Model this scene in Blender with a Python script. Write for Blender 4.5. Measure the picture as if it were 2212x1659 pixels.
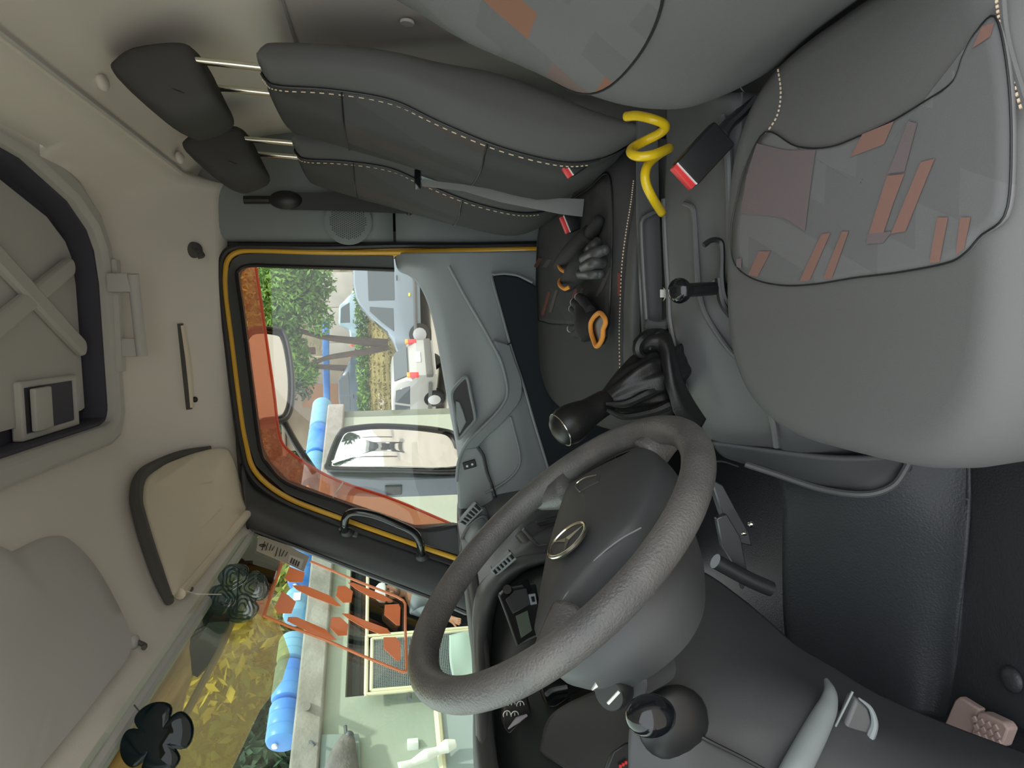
import bpy, bmesh, math, random
import numpy as np
from mathutils import Matrix, Vector

for o in list(bpy.data.objects):
    bpy.data.objects.remove(o, do_unlink=True)
scene = bpy.context.scene
COL = scene.collection
rnd = random.Random(7)
OFF = np.array([0., 0., 1.75])          # eye height above the yard; coordinates below are relative to the eye

# ------------------------------------------------------------------ camera (photo taken with the phone turned on its side)
FPX = 1550.
YAW, PIT, ROL = math.radians(4.5), math.radians(-9.8), math.radians(1.5)
FW = np.array([-math.sin(YAW)*math.cos(PIT), math.cos(YAW)*math.cos(PIT), math.sin(PIT)])
R0 = np.array([math.cos(YAW), math.sin(YAW), 0.]); U0 = np.cross(R0, FW)
RI = math.cos(ROL)*R0-math.sin(ROL)*U0; UP = math.cos(ROL)*U0+math.sin(ROL)*R0
cam_d = bpy.data.cameras.new('camera'); cam = bpy.data.objects.new('camera', cam_d); COL.objects.link(cam)
cam_d.sensor_fit = 'HORIZONTAL'; cam_d.sensor_width = 36.; cam_d.lens = 36.*FPX/2212.
cam_d.clip_start = .02; cam_d.clip_end = 500
mw = Matrix.Identity(4)
for i in range(3):
    mw[i][0], mw[i][1], mw[i][2], mw[i][3] = -UP[i], RI[i], -FW[i], OFF[i]
cam.matrix_world = mw
scene.camera = cam

# ------------------------------------------------------------------ sky, sun, exposure
w = bpy.data.worlds.new('sky'); scene.world = w; w.use_nodes = True
bg = w.node_tree.nodes['Background']
bg.inputs[0].default_value = (.93, .97, 1., 1); bg.inputs[1].default_value = 1.35
sd = bpy.data.lights.new('sun', 'SUN'); sd.energy = 1.9; sd.angle = math.radians(3); sd.color = (1., .94, .84)
sun = bpy.data.objects.new('sun', sd); COL.objects.link(sun)
sun.rotation_euler = Vector((.55, -.16, .80)).to_track_quat('Z', 'Y').to_euler()
sun.location = (6, -4, 12)
vs = scene.view_settings
vs.view_transform = 'Standard'; vs.look = 'None'; vs.gamma = 1.; vs.use_curve_mapping = False
vs.exposure = .85

# ------------------------------------------------------------------ helpers
def ray(px, py): return FW*FPX+RI*(829.5-py)+UP*(1106-px)
def P(px, py, y=None, x=None, z=None):
    d = ray(px, py)
    t = y/d[1] if y is not None else x/d[0] if x is not None else z/d[2]
    return t*d
def PP(px, py, n, d0):
    d = ray(px, py); n = np.array(n, float)
    return d*(d0/(d@n))
def nrm(v): v = np.array(v, float); return v/np.linalg.norm(v)
def lin(c):
    return tuple((v/255./12.92) if v/255. <= .04045 else ((v/255.+.055)/1.055)**2.4 for v in c)

WL = {}
def tagit(o, label=None, cat=None, group=None, kind=None):
    if label: o['label'] = label
    if cat: o['category'] = cat
    if group: o['group'] = group
    if kind: o['kind'] = kind
    return o
def thing(name, loc, label=None, cat=None, group=None, kind=None):
    o = bpy.data.objects.new(name, None); COL.objects.link(o)
    o.empty_display_size = .05
    l = np.array(loc, float)+OFF; o.location = l; WL[o.name] = l
    return tagit(o, label, cat, group, kind)
def mk(name, geo, mat, parent=None, sm=35, solid=0, off=-1, bev=0, sub=0, label=None, cat=None, group=None, kind=None):
    V = np.array(geo[0], float)+OFF; F = geo[1]
    if parent is not None: base = WL[parent.name]
    else:
        base = np.array([(V[:,0].min()+V[:,0].max())/2, (V[:,1].min()+V[:,1].max())/2, V[:,2].min()])
    me = bpy.data.meshes.new(name); me.from_pydata([tuple(v) for v in V-base], [], F); me.validate(); me.update()
    if sm:
        me.polygons.foreach_set('use_smooth', [True]*len(me.polygons))
        if sm < 180: me.set_sharp_from_angle(angle=math.radians(sm))
    me.materials.append(mat)
    o = bpy.data.objects.new(name, me); COL.objects.link(o)
    if parent is not None: o.parent = parent
    else: o.location = base
    WL[o.name] = base
    if solid:
        if off == 1:            # thicken away from the cab's inside
            sgn = sum(((p.center+Vector(base-OFF)).dot(p.normal))*p.area for p in me.polygons)
            off = 1 if sgn > 0 else -1
        m = o.modifiers.new('solid', 'SOLIDIFY'); m.thickness = solid; m.offset = off
    if bev:
        m = o.modifiers.new('bevel', 'BEVEL'); m.width = bev; m.segments = 2; m.limit_method = 'ANGLE'
    if sub:
        m = o.modifiers.new('sub', 'SUBSURF'); m.levels = sub; m.render_levels = sub
    return tagit(o, label, cat, group, kind)
def copy_tree(o, delta, parent=None):
    c = o.copy(); COL.objects.link(c)
    if parent is not None:
        c.parent = parent; WL[c.name] = WL[parent.name]
    else:
        c.location = Vector(o.location)+Vector(delta); WL[c.name] = WL[o.name]+np.array(delta)
    for ch in list(o.children): copy_tree(ch, delta, c)
    return c

def comb(*gs):
    V = []; F = []; n = 0
    for v, f in gs:
        V += [tuple(a) for a in v]; F += [tuple(i+n for i in q) for q in f]; n += len(v)
    return V, F
def tf(g, loc=(0,0,0), rz=0., R=None, s=1.):
    V = np.array(g[0], float)*s
    if R is not None: V = V@np.array(R).T
    c, s_ = math.cos(rz), math.sin(rz)
    V = V@np.array([[c,-s_,0],[s_,c,0],[0,0,1]]).T+np.array(loc)
    return V, g[1]
def bm_geo(bm):
    bm.verts.index_update(); g = ([tuple(v.co) for v in bm.verts], [tuple(v.index for v in f.verts) for f in bm.faces]); bm.free(); return g
def box(c, d, bev=0., ax=None, seg=2):
    bm = bmesh.new(); bmesh.ops.create_cube(bm, size=1.)
    for v in bm.verts: v.co = Vector((v.co.x*d[0], v.co.y*d[1], v.co.z*d[2]))
    if bev: bmesh.ops.bevel(bm, geom=bm.edges[:], offset=min(bev, min(d)*.49), segments=seg, profile=.6, affect='EDGES')
    V, F = bm_geo(bm); V = np.array(V)
    if ax is not None: V = V@np.array(ax)           # rows of ax: the local axes
    return V+np.array(c), F
def axes(a, up=(0,0,1)):
    a = nrm(a); b = np.cross(up, a); b = nrm(b); return np.array([a, b, np.cross(a, b)])
def cr(pts, n, closed=False):
    p = np.array(pts, float); m = len(p); out = []
    L = m if closed else m-1
    for k in range(n if closed else n+1):
        t = k*L/n; i = min(int(t), L-1); f = t-i
        g = (lambda j: p[j % m]) if closed else (lambda j: p[j] if 0 <= j < m else (2*p[0]-p[1] if j < 0 else 2*p[-1]-p[-2]))
        a, b, c, d = g(i-1), g(i), g(i+1), g(i+2)
        out.append(.5*((2*b)+(-a+c)*f+(2*a-5*b+4*c-d)*f*f+(-a+3*b-3*c+d)*f**3))
    return np.array(out)
def tube(pts, r, n=0, seg=8, closed=False, rr=None):
    p = cr(pts, n, closed) if n else np.array(pts, float)
    m = len(p); V = []; F = []
    rads = [r]*m if rr is None else list(np.interp(np.linspace(0,1,m), np.linspace(0,1,len(rr)), rr))
    prev = None
    for i in range(m):
        t = nrm((p[(i+1)%m]-p[i-1]) if closed else (p[min(i+1,m-1)]-p[max(i-1,0)]))
        if prev is None:
            a = np.cross(t, (0,0,1)) if abs(t[2]) < .9 else np.cross(t, (1,0,0))
        else: a = prev-t*(prev@t)
        a = nrm(a); prev = a; b = np.cross(t, a)
        for k in range(seg):
            q = 2*math.pi*k/seg; V.append(p[i]+rads[i]*(math.cos(q)*a+math.sin(q)*b))
    for i in range(m if closed else m-1):
        j = (i+1) % m
        for k in range(seg):
            l = (k+1) % seg; F.append((i*seg+k, i*seg+l, j*seg+l, j*seg+k))
    if not closed:
        F.append(tuple(range(seg-1,-1,-1))); F.append(tuple((m-1)*seg+k for k in range(seg)))
    return V, F
def loft(rings, cap=True):
    n = len(rings[0]); V = [tuple(v) for r in rings for v in r]; F = []
    for i in range(len(rings)-1):
        for k in range(n):
            l = (k+1) % n; F.append((i*n+k, i*n+l, (i+1)*n+l, (i+1)*n+k))
    if cap:
        F.append(tuple(range(n-1,-1,-1))); F.append(tuple((len(rings)-1)*n+k for k in range(n)))
    return V, F
def lathe(prof, c, ax, seg=24):
    A = axes(ax, (0,0,1) if abs(nrm(ax)[2]) < .95 else (1,0,0)); c = np.array(c, float)
    return loft([[c+A[0]*h+r*(math.cos(2*math.pi*k/seg)*A[1]+math.sin(2*math.pi*k/seg)*A[2]) for k in range(seg)] for r, h in prof])
def prism(poly, vec):
    p = np.array(poly, float); n = len(p); v = np.array(vec, float)
    return np.vstack([p, p+v]), [tuple(range(n-1,-1,-1)), tuple(range(n,2*n))]+[(i,(i+1)%n,n+(i+1)%n,n+i) for i in range(n)]
def strip(A, B, vec):
    A = np.array(A, float); B = np.array(B, float); n = len(A); v = np.array(vec, float)
    V = np.vstack([A, B, A+v, B+v]); F = []
    for i in range(n-1):
        F += [(i,i+1,n+i+1,n+i), (2*n+i,3*n+i,3*n+i+1,2*n+i+1), (i,2*n+i,2*n+i+1,i+1), (n+i,n+i+1,3*n+i+1,3*n+i)]
    F += [(0,n,3*n,2*n), (n-1,3*n-1,4*n-1,2*n-1)]
    return V, F
def gridup(G, nu, nv, closed_v=False):
    G = np.array(G, float)
    A = np.array([cr(r, nv, closed_v) for r in G])
    return np.stack([cr(A[:,j], nu) for j in range(A.shape[1])], 1)
def gridgeo(A, closed_v=False, cap=False):
    n, m = A.shape[:2]; F = []
    for i in range(n-1):
        for j in range(m if closed_v else m-1):
            k = (j+1) % m; F.append((i*m+j, i*m+k, (i+1)*m+k, (i+1)*m+j))
    if cap:
        F.append(tuple(range(m-1,-1,-1))); F.append(tuple((n-1)*m+k for k in range(m)))
    return A.reshape(-1,3), F
def patch(G, nu=16, nv=16): return gridgeo(gridup(G, nu, nv))
def gnormals(A, closed_v=False):
    du = np.gradient(A, axis=0)
    dv = (np.roll(A,-1,1)-np.roll(A,1,1)) if closed_v else np.gradient(A, axis=1)
    n = np.cross(du, dv); return n/(np.linalg.norm(n, axis=2, keepdims=True)+1e-9)
def pix(rows): return [[P(a, b, y) for a, b, y in r] for r in rows]
def disc(c, r, ax, h, seg=20): return lathe([(r*.9,0),(r,h*.3),(r,h*.7),(r*.9,h)], c, ax, seg)
def ball(c, rad, seg=16, rings=10, ax=None):
    A = np.eye(3) if ax is None else np.array(ax); rad = np.array(rad)*np.ones(3); R = []
    for i in range(rings+1):
        t = math.pi*(i+.02)/(rings+.04)
        R.append([np.array(c)+(np.array([math.cos(t)*rad[0], math.sin(t)*math.cos(2*math.pi*k/seg)*rad[1], math.sin(t)*math.sin(2*math.pi*k/seg)*rad[2]])@A) for k in range(seg)])
    return loft(R)
def stitches(pts, n, w=.0012, duty=.6, seg=5):
    p = cr(pts, n*4); gs = []
    for i in range(n):
        a, b = p[i*4], p[min(i*4+int(4*duty+.5), len(p)-1)]
        gs.append(tube([a, b], w, seg=seg))
    return comb(*gs)

# ------------------------------------------------------------------ materials
GAIN = 1.4        # lifts the interior colours to stand in for brighter light in the cab
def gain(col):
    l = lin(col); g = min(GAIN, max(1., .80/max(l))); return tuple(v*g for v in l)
def M(name, col, rough=.6, metal=0., spec=.5, bump=None, var=None, coat=0., alpha=None):
    m = bpy.data.materials.new(name); m.use_nodes = True; nt = m.node_tree; b = nt.nodes['Principled BSDF']
    c = gain(col); b.inputs['Base Color'].default_value = (*c, 1); b.inputs['Roughness'].default_value = rough
    b.inputs['Metallic'].default_value = metal; b.inputs['Specular IOR Level'].default_value = spec
    if coat: b.inputs['Coat Weight'].default_value = coat
    tc = nt.nodes.new('ShaderNodeTexCoord')
    if bump:
        n = nt.nodes.new('ShaderNodeTexNoise'); n.inputs['Scale'].default_value = bump[0]; n.inputs['Detail'].default_value = 3
        nt.links.new(tc.outputs['Object'], n.inputs['Vector'])
        bp = nt.nodes.new('ShaderNodeBump'); bp.inputs['Strength'].default_value = bump[1]; bp.inputs['Distance'].default_value = bump[2] if len(bump) > 2 else .002
        nt.links.new(n.outputs['Fac'], bp.inputs['Height']); nt.links.new(bp.outputs['Normal'], b.inputs['Normal'])
    if var:
        n = nt.nodes.new('ShaderNodeTexNoise'); n.inputs['Scale'].default_value = var[0]; n.inputs['Detail'].default_value = 6
        nt.links.new(tc.outputs['Object'], n.inputs['Vector'])
        r = nt.nodes.new('ShaderNodeMapRange'); r.inputs['From Min'].default_value = .3; r.inputs['From Max'].default_value = .7
        nt.links.new(n.outputs['Fac'], r.inputs['Value'])
        mx = nt.nodes.new('ShaderNodeMix'); mx.data_type = 'RGBA'
        c2 = gain(var[1]); mx.inputs[6].default_value = (*c, 1); mx.inputs[7].default_value = (*c2, 1)
        nt.links.new(r.outputs[0], mx.inputs[0]); nt.links.new(mx.outputs[2], b.inputs['Base Color'])
    return m
def glassy(name, tint, refl=.03, rough=.0, body=None, bodyfac=0.):
    m = bpy.data.materials.new(name); m.use_nodes = True; nt = m.node_tree; nt.nodes.clear()
    out = nt.nodes.new('ShaderNodeOutputMaterial'); tr = nt.nodes.new('ShaderNodeBsdfTransparent'); gl = nt.nodes.new('ShaderNodeBsdfGlossy')
    tr.inputs[0].default_value = (*tint, 1); gl.inputs['Roughness'].default_value = rough
    lw = nt.nodes.new('ShaderNodeLayerWeight'); lw.inputs[0].default_value = .5
    pw = nt.nodes.new('ShaderNodeMath'); pw.operation = 'POWER'; pw.inputs[1].default_value = 5.; nt.links.new(lw.outputs['Facing'], pw.inputs[0])
    fr = nt.nodes.new('ShaderNodeMath'); fr.operation = 'MULTIPLY_ADD'; fr.inputs[1].default_value = .4; fr.inputs[2].default_value = refl; nt.links.new(pw.outputs[0], fr.inputs[0])
    mx = nt.nodes.new('ShaderNodeMixShader'); src = tr.outputs[0]
    if body:
        df = nt.nodes.new('ShaderNodeBsdfTranslucent'); df.inputs[0].default_value = (*lin(body), 1)
        df2 = nt.nodes.new('ShaderNodeBsdfDiffuse'); df2.inputs[0].default_value = (*lin(body), 1)
        ad = nt.nodes.new('ShaderNodeMixShader'); ad.inputs[0].default_value = .5
        nt.links.new(df.outputs[0], ad.inputs[1]); nt.links.new(df2.outputs[0], ad.inputs[2])
        m2 = nt.nodes.new('ShaderNodeMixShader'); m2.inputs[0].default_value = bodyfac
        nt.links.new(tr.outputs[0], m2.inputs[1]); nt.links.new(ad.outputs[0], m2.inputs[2]); src = m2.outputs[0]
    nt.links.new(fr.outputs[0], mx.inputs[0]); nt.links.new(src, mx.inputs[1]); nt.links.new(gl.outputs[0], mx.inputs[2])
    nt.links.new(mx.outputs[0], out.inputs[0]); return m
def patterned(name, base, a, b_, sx=16., sy=5., shear=.5, thr=.80, axis='XY'):
    m = M(name, base, .95, spec=.15, bump=(900,.25,.001)); nt = m.node_tree; b = nt.nodes['Principled BSDF']
    tc = nt.nodes.new('ShaderNodeTexCoord'); sp = nt.nodes.new('ShaderNodeSeparateXYZ'); nt.links.new(tc.outputs['Object'], sp.inputs[0])
    def mth(op, p, q):
        n = nt.nodes.new('ShaderNodeMath'); n.operation = op
        for i, v in enumerate((p, q)):
            if v is None: continue
            if isinstance(v, (int, float)): n.inputs[i].default_value = v
            else: nt.links.new(v, n.inputs[i])
        return n.outputs[0]
    X, Y = sp.outputs[axis[0]], sp.outputs[axis[1]]
    u = mth('FLOOR', mth('MULTIPLY', mth('ADD', X, mth('MULTIPLY', Y, shear)), sx), None)
    v = mth('FLOOR', mth('ADD', mth('MULTIPLY', Y, sy), mth('MULTIPLY', u, .37)), None)
    cx = nt.nodes.new('ShaderNodeCombineXYZ'); nt.links.new(u, cx.inputs[0]); nt.links.new(v, cx.inputs[1])
    wn = nt.nodes.new('ShaderNodeTexWhiteNoise'); wn.noise_dimensions = '3D'; nt.links.new(cx.outputs[0], wn.inputs['Vector'])
    rp = nt.nodes.new('ShaderNodeValToRGB'); rp.color_ramp.interpolation = 'CONSTANT'; e = rp.color_ramp.elements
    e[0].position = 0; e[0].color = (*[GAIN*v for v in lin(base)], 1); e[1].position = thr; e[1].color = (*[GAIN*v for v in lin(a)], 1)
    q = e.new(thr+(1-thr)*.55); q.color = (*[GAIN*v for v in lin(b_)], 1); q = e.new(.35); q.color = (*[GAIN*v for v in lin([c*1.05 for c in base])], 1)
    nt.links.new(wn.outputs['Value'], rp.inputs[0]); nt.links.new(rp.outputs[0], b.inputs['Base Color'])
    return m

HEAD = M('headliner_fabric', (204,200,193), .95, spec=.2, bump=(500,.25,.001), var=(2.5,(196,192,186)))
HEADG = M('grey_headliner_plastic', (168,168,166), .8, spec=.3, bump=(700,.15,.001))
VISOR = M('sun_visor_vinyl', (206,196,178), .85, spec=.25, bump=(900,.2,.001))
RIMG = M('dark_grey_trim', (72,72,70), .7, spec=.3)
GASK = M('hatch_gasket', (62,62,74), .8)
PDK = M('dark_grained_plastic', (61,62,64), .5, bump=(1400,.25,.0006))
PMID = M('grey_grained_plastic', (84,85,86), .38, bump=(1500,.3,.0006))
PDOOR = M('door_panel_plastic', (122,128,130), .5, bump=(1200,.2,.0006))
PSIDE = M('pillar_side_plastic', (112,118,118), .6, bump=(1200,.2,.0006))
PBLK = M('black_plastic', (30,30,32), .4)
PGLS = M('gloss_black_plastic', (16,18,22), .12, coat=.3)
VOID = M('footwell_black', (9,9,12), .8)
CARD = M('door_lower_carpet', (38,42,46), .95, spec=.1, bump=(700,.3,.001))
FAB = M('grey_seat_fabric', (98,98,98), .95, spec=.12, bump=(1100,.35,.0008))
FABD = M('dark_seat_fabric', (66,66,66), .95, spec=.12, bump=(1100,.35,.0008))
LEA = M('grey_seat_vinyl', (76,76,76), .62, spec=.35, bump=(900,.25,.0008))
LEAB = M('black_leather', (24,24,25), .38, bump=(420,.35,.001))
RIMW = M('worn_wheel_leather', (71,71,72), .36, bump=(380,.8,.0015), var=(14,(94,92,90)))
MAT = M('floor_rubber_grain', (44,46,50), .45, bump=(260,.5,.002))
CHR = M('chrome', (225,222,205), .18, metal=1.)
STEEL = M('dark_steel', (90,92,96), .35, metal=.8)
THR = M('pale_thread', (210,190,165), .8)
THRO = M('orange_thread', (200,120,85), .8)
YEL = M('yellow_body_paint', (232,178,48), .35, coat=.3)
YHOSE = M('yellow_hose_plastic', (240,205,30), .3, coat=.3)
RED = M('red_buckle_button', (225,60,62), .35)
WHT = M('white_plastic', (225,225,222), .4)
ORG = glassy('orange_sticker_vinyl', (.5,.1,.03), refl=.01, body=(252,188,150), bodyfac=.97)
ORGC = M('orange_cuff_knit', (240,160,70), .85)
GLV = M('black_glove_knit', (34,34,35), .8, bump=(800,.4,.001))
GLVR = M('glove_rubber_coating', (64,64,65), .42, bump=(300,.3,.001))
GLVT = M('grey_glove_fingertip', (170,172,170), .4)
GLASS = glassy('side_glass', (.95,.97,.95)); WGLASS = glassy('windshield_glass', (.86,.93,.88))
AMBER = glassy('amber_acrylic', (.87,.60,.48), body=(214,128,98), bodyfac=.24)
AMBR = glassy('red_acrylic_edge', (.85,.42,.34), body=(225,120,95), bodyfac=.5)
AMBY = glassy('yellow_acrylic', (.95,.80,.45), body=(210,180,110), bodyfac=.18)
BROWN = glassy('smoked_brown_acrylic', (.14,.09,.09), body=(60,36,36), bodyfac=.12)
TEALG = glassy('dark_teal_translucent', (.06,.10,.12), body=(20,40,46), bodyfac=.8)
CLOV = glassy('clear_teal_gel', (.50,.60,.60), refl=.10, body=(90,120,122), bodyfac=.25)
MIRR = M('mirror_glass', (240,240,240), .02, metal=1.)
# ================================================================== THE CAB SHELL
def hz(x, y):
    df = .27*max(0, (-.22-x)/.34)**1.5; dr = .16*max(0, (x-.30)/.11)**1.5; ds = .23*max(0, (y-1.80)/.34)**1.8
    return .67-(df**4+dr**4+ds**4)**.25
HP = [(-.232,.75),(-.232,1.80),(-.222,1.85),(-.185,1.872),(.12,1.862),(.20,1.842),(.25,1.80),(.30,1.70),(.345,1.50),(.355,1.30),(.355,.75)]
def inside(p, poly):
    c = False; n = len(poly)
    for i in range(n):
        (x1,y1),(x2,y2) = poly[i], poly[(i+1)%n]
        if (y1 > p[1]) != (y2 > p[1]) and p[0] < (x2-x1)*(p[1]-y1)/(y2-y1)+x1: c = not c
    return c
def inset(poly, d):
    p = np.array(poly); n = len(p); out = []
    for i in range(n):
        e1 = nrm(p[i]-p[i-1]); e2 = nrm(p[(i+1)%n]-p[i]); n1 = np.array([e1[1],-e1[0]]); n2 = np.array([e2[1],-e2[0]])
        b = nrm(n1+n2); out.append(p[i]+b*d/max(.4,(b@n1)))
    return out
xs = np.linspace(-.575,.41,50); ys = np.linspace(.12,2.145,82)
V = [(x,y,hz(x,y)) for x in xs for y in ys]; F = []
for i in range(len(xs)-1):
    for j in range(len(ys)-1):
        if not inside(((xs[i]+xs[i+1])/2,(ys[j]+ys[j+1])/2), HP):
            F.append((i*len(ys)+j,(i+1)*len(ys)+j,(i+1)*len(ys)+j+1,i*len(ys)+j+1))
ceiling = mk('ceiling', (V,F), HEAD, sm=180, solid=.02, off=1, label='beige fabric headliner of the cab roof', kind='structure')
# roof skin above keeps daylight out
mk('roof_skin', box((-.06,1.08,.86),(1.36,2.3,.03),.01), YEL, ceiling)
for yy in (-.06, 2.22): mk('roof_side', box((-.06,yy if yy > 1 else .0,.76),(1.36,.03,.22),.005), YEL, ceiling)

# hatch
hatch = thing('roof_hatch', (.06,1.4,.62), 'grey roof hatch with a cross-ribbed panel in the ceiling', 'hatch')
def ringgeo(o, i, z0, z1):
    n = len(o); V = [(*p,z0) for p in o]+[(*p,z0) for p in i]+[(*p,z1) for p in o]+[(*p,z1) for p in i]; F = []
    for a in range(n):
        b = (a+1)%n; F += [(a,b,n+b,n+a),(2*n+a,3*n+a,3*n+b,2*n+b),(a,2*n+a,2*n+b,b),(n+a,n+b,3*n+b,3*n+a)]
    return V, F
ho = inset(HP,-.03); hi = inset(HP,.018); hp = inset(HP,.055)
mk('hatch_frame', ringgeo(ho, hi, .638, .74), HEADG, hatch, bev=.012)
mk('gasket', ringgeo(inset(HP,-.01), inset(HP,.075), .715, .735), GASK, hatch)
mk('frame_seal', ringgeo(inset(HP,.0185), inset(HP,.026), .664, .735), GASK, hatch)
mk('hatch_panel', prism([(*p,.700) for p in hp], (0,0,.03)), HEADG, hatch, bev=.006)
def rib(a, b, w=.020):
    a = np.array(a); b = np.array(b); t = nrm(b-a); n = np.array([-t[1],t[0]]); out = []
    for k in range(9): q = -math.pi/2+math.pi*k/8; out.append(b+w*(math.cos(q)*t+math.sin(q)*n))
    for k in range(9): q = math.pi/2+math.pi*k/8; out.append(a+w*(math.cos(q)*t+math.sin(q)*n))
    return prism([(*p,.682) for p in out], (0,0,.02))
mk('cross_rib', rib((.0,1.40),(.148,1.75)), HEADG, hatch, bev=.006)
mk('cross_rib', tf(rib((.185,1.365),(-.03,1.785)), (0,0,-.0012)), HEADG, hatch, bev=.006)
for a, b in (((.19,1.16),(.06,.86)),((.0,1.16),(.15,.86))): mk('cross_rib', rib(a,b), HEADG, hatch, bev=.006)
cup = mk('handle_cup', ringgeo([(-.205,1.50),(-.205,1.755),(-.09,1.755),(-.09,1.50)],[(-.192,1.515),(-.192,1.74),(-.103,1.74),(-.103,1.515)],.688,.71), HEADG, hatch, bev=.004)
mk('cup_floor', box((-.148,1.63,.696),(.10,.235,.004)), GASK, cup)
mk('pull_lever', box((-.148,1.57,.684),(.085,.07,.012),.004), HEADG, cup)

# rear wall
prof = [(.405,.512),(.425,.505),(.47,.475),(.53,.39),(.570,.20),(.600,-.1),(.605,-.4),(.605,-.97)]
pr_ = cr([(x,0,z) for x,z in prof], 40)
A = np.array([[(p[0],y,p[2]) for y in np.linspace(.12,2.19,20)] for p in pr_])
wall_rear = mk('wall_rear', gridgeo(A), HEAD, sm=60, solid=.02, off=-1, label='beige fabric-lined rear wall of the cab', kind='structure')
mk('panel_seam', tube([(.573,.14,.165),(.573,2.18,.165)], .005, seg=6), HEADG, wall_rear)
mk('ceiling_seam', tube([(.412,.14,.508),(.412,2.0,.508)], .005, seg=6), HEADG, wall_rear)
mk('wall_plug', disc(P(880,45,x=.585), .014, (-1,0,.1), .006), HEAD, wall_rear)
for a, b in ((207,205),(378,360)):
    q = P(a,b,z=.50); mk('clip_recess', ball(q+np.array([.022,0,-.012]), (.014,.022,.010)), HEAD, wall_rear)

# right side wall behind the door
side = thing('wall_right', (.42,2.17,-.97), kind='structure'); side['label'] = 'grey plastic side trim behind the passenger door'
def sidepatch(z0, z1, n=8):
    rows = []
    for z in np.linspace(z0, z1, n):
        rows.append([(.252,2.160,z),(.258,2.140,z),(.29,2.131,z),(.38,2.132,z),(.47,2.14,z),(.56,2.16,z),(.62,2.20,z)])
    return patch(rows, 10, 18)
mk('side_panel', sidepatch(-.026,.55), PSIDE, side, sm=60, solid=.02, off=1)
mk('side_panel', sidepatch(-.97,-.034), PSIDE, side, sm=60, solid=.02, off=1)
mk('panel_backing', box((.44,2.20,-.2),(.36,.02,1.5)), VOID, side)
q = P(752,478,y=2.103)
gr = mk('speaker_plate', lathe([(.062,0),(.066,.004),(.060,.007)], q+np.array([0,.006,0]), (0,-1,0), 32), PSIDE, side)
dots = []
for i in range(-9,10):
    for j in range(-9,10):
        a, b = i*.0062+(j%2)*.0031, j*.0054
        if a*a+b*b < .050**2: dots.append(lathe([(.0019,0),(.0019,.0012)], q+np.array([a,-.001,b]), (0,-1,0), 6))
mk('grille_hole', comb(*dots), PBLK, gr, kind='stuff')
for p_ in ((0,2.2,.33,.24),): pass
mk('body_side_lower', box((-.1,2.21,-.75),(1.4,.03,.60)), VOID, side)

# ---------------- passenger door
door = thing('door_1', (-.15,2.12,-.9), kind='structure'); door['label'] = 'grey passenger door with a window framed by a yellow flange'
YD = 2.14
yl = [(1165,535),(1000,540),(860,545),(700,545),(560,541),(515,544),(493,560),(486,590),(487,640),(500,741),(515,862),(530,955),(553,1021),(619,1074),(725,1116),(898,1177),(988,1207),(1060,1230)]
mk('yellow_flange', tube([P(a,b,YD-.002) for a,b in yl], .0075, 90, 8), YEL, door)
mk('flange_backing', tube([P(a,b,YD+.045) for a,b in yl], .019, 90, 8), PBLK, door)
mk('frame_backing', strip([P(a,b,2.165) for a,b in [(1100,500),(860,500),(620,500),(560,505),(490,508),(455,540),(450,600),(460,700),(472,862),(490,970),(510,1060),(560,1130)]],[P(a,b,2.165) for a,b in [(1100,530),(860,532),(620,545),(560,545),(520,548),(495,565),(490,600),(494,690),(517,862),(532,955),(556,1021),(619,1078)]],(0,.02,0)), RIMG, door)
mk('rubber_seal', tube([P(a,b,YD-.006) for a,b in [(1165,527),(1000,530),(850,530),(700,534),(560,532),(508,534),(482,552),(475,590),(477,640),(490,741),(505,862),(520,957),(543,1030),(612,1084),(720,1126),(893,1188),(985,1220)]], .009, 90, 8), PBLK, door)
mk('yellow_pillar_strip', prism([P(a,b,YD+.004) for a,b in [(560,540),(700,536),(850,532),(1165,528),(1300,526),(1300,541),(1165,542),(862,548),(848,558),(700,550),(560,545)]], (0,.02,0)), YEL, door)
fo = [(850,552),(700,549),(560,546),(516,549),(499,562),(492,585),(491,610),(495,681),(508,801),(528,940),(552,1006),(618,1066),(725,1108),(898,1170),(1005,1205)]
fi = [(852,583),(770,580),(600,575),(552,573),(528,576),(516,584),(512,598),(524,681),(539,801),(561,967),(578,1003),(617,1043),(713,1079),(898,1143),(985,1137)]
mk('window_frame', strip([P(a,b,YD+.0) for a,b in fo], [P(a,b,YD+.018) for a,b in fi], (0,.05,0)), PDK, door, bev=.003)
mk('run_channel', tube([P(a,b,YD+.016) for a,b in fi], .006, 80, 6), PBLK, door)
gl = [(512,598),(524,681),(539,801),(561,967),(578,1003),(617,1043),(713,1079),(898,1143),(985,1137),(1010,982),(990,862),(965,726),(945,651),(920,605),(890,580),(852,577),(552,570),(520,580)]
mk('window_pane', prism([P(a,b,2.166) for a,b in gl], (0,.004,0)), GLASS, door, sm=0)
mk('mirror_triangle', prism([P(a,b,2.158) for a,b in [(893,1144),(975,1134),(1005,1136),(1010,1205),(898,1172)]], (0,.03,0)), PBLK, door, bev=.003)
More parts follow.
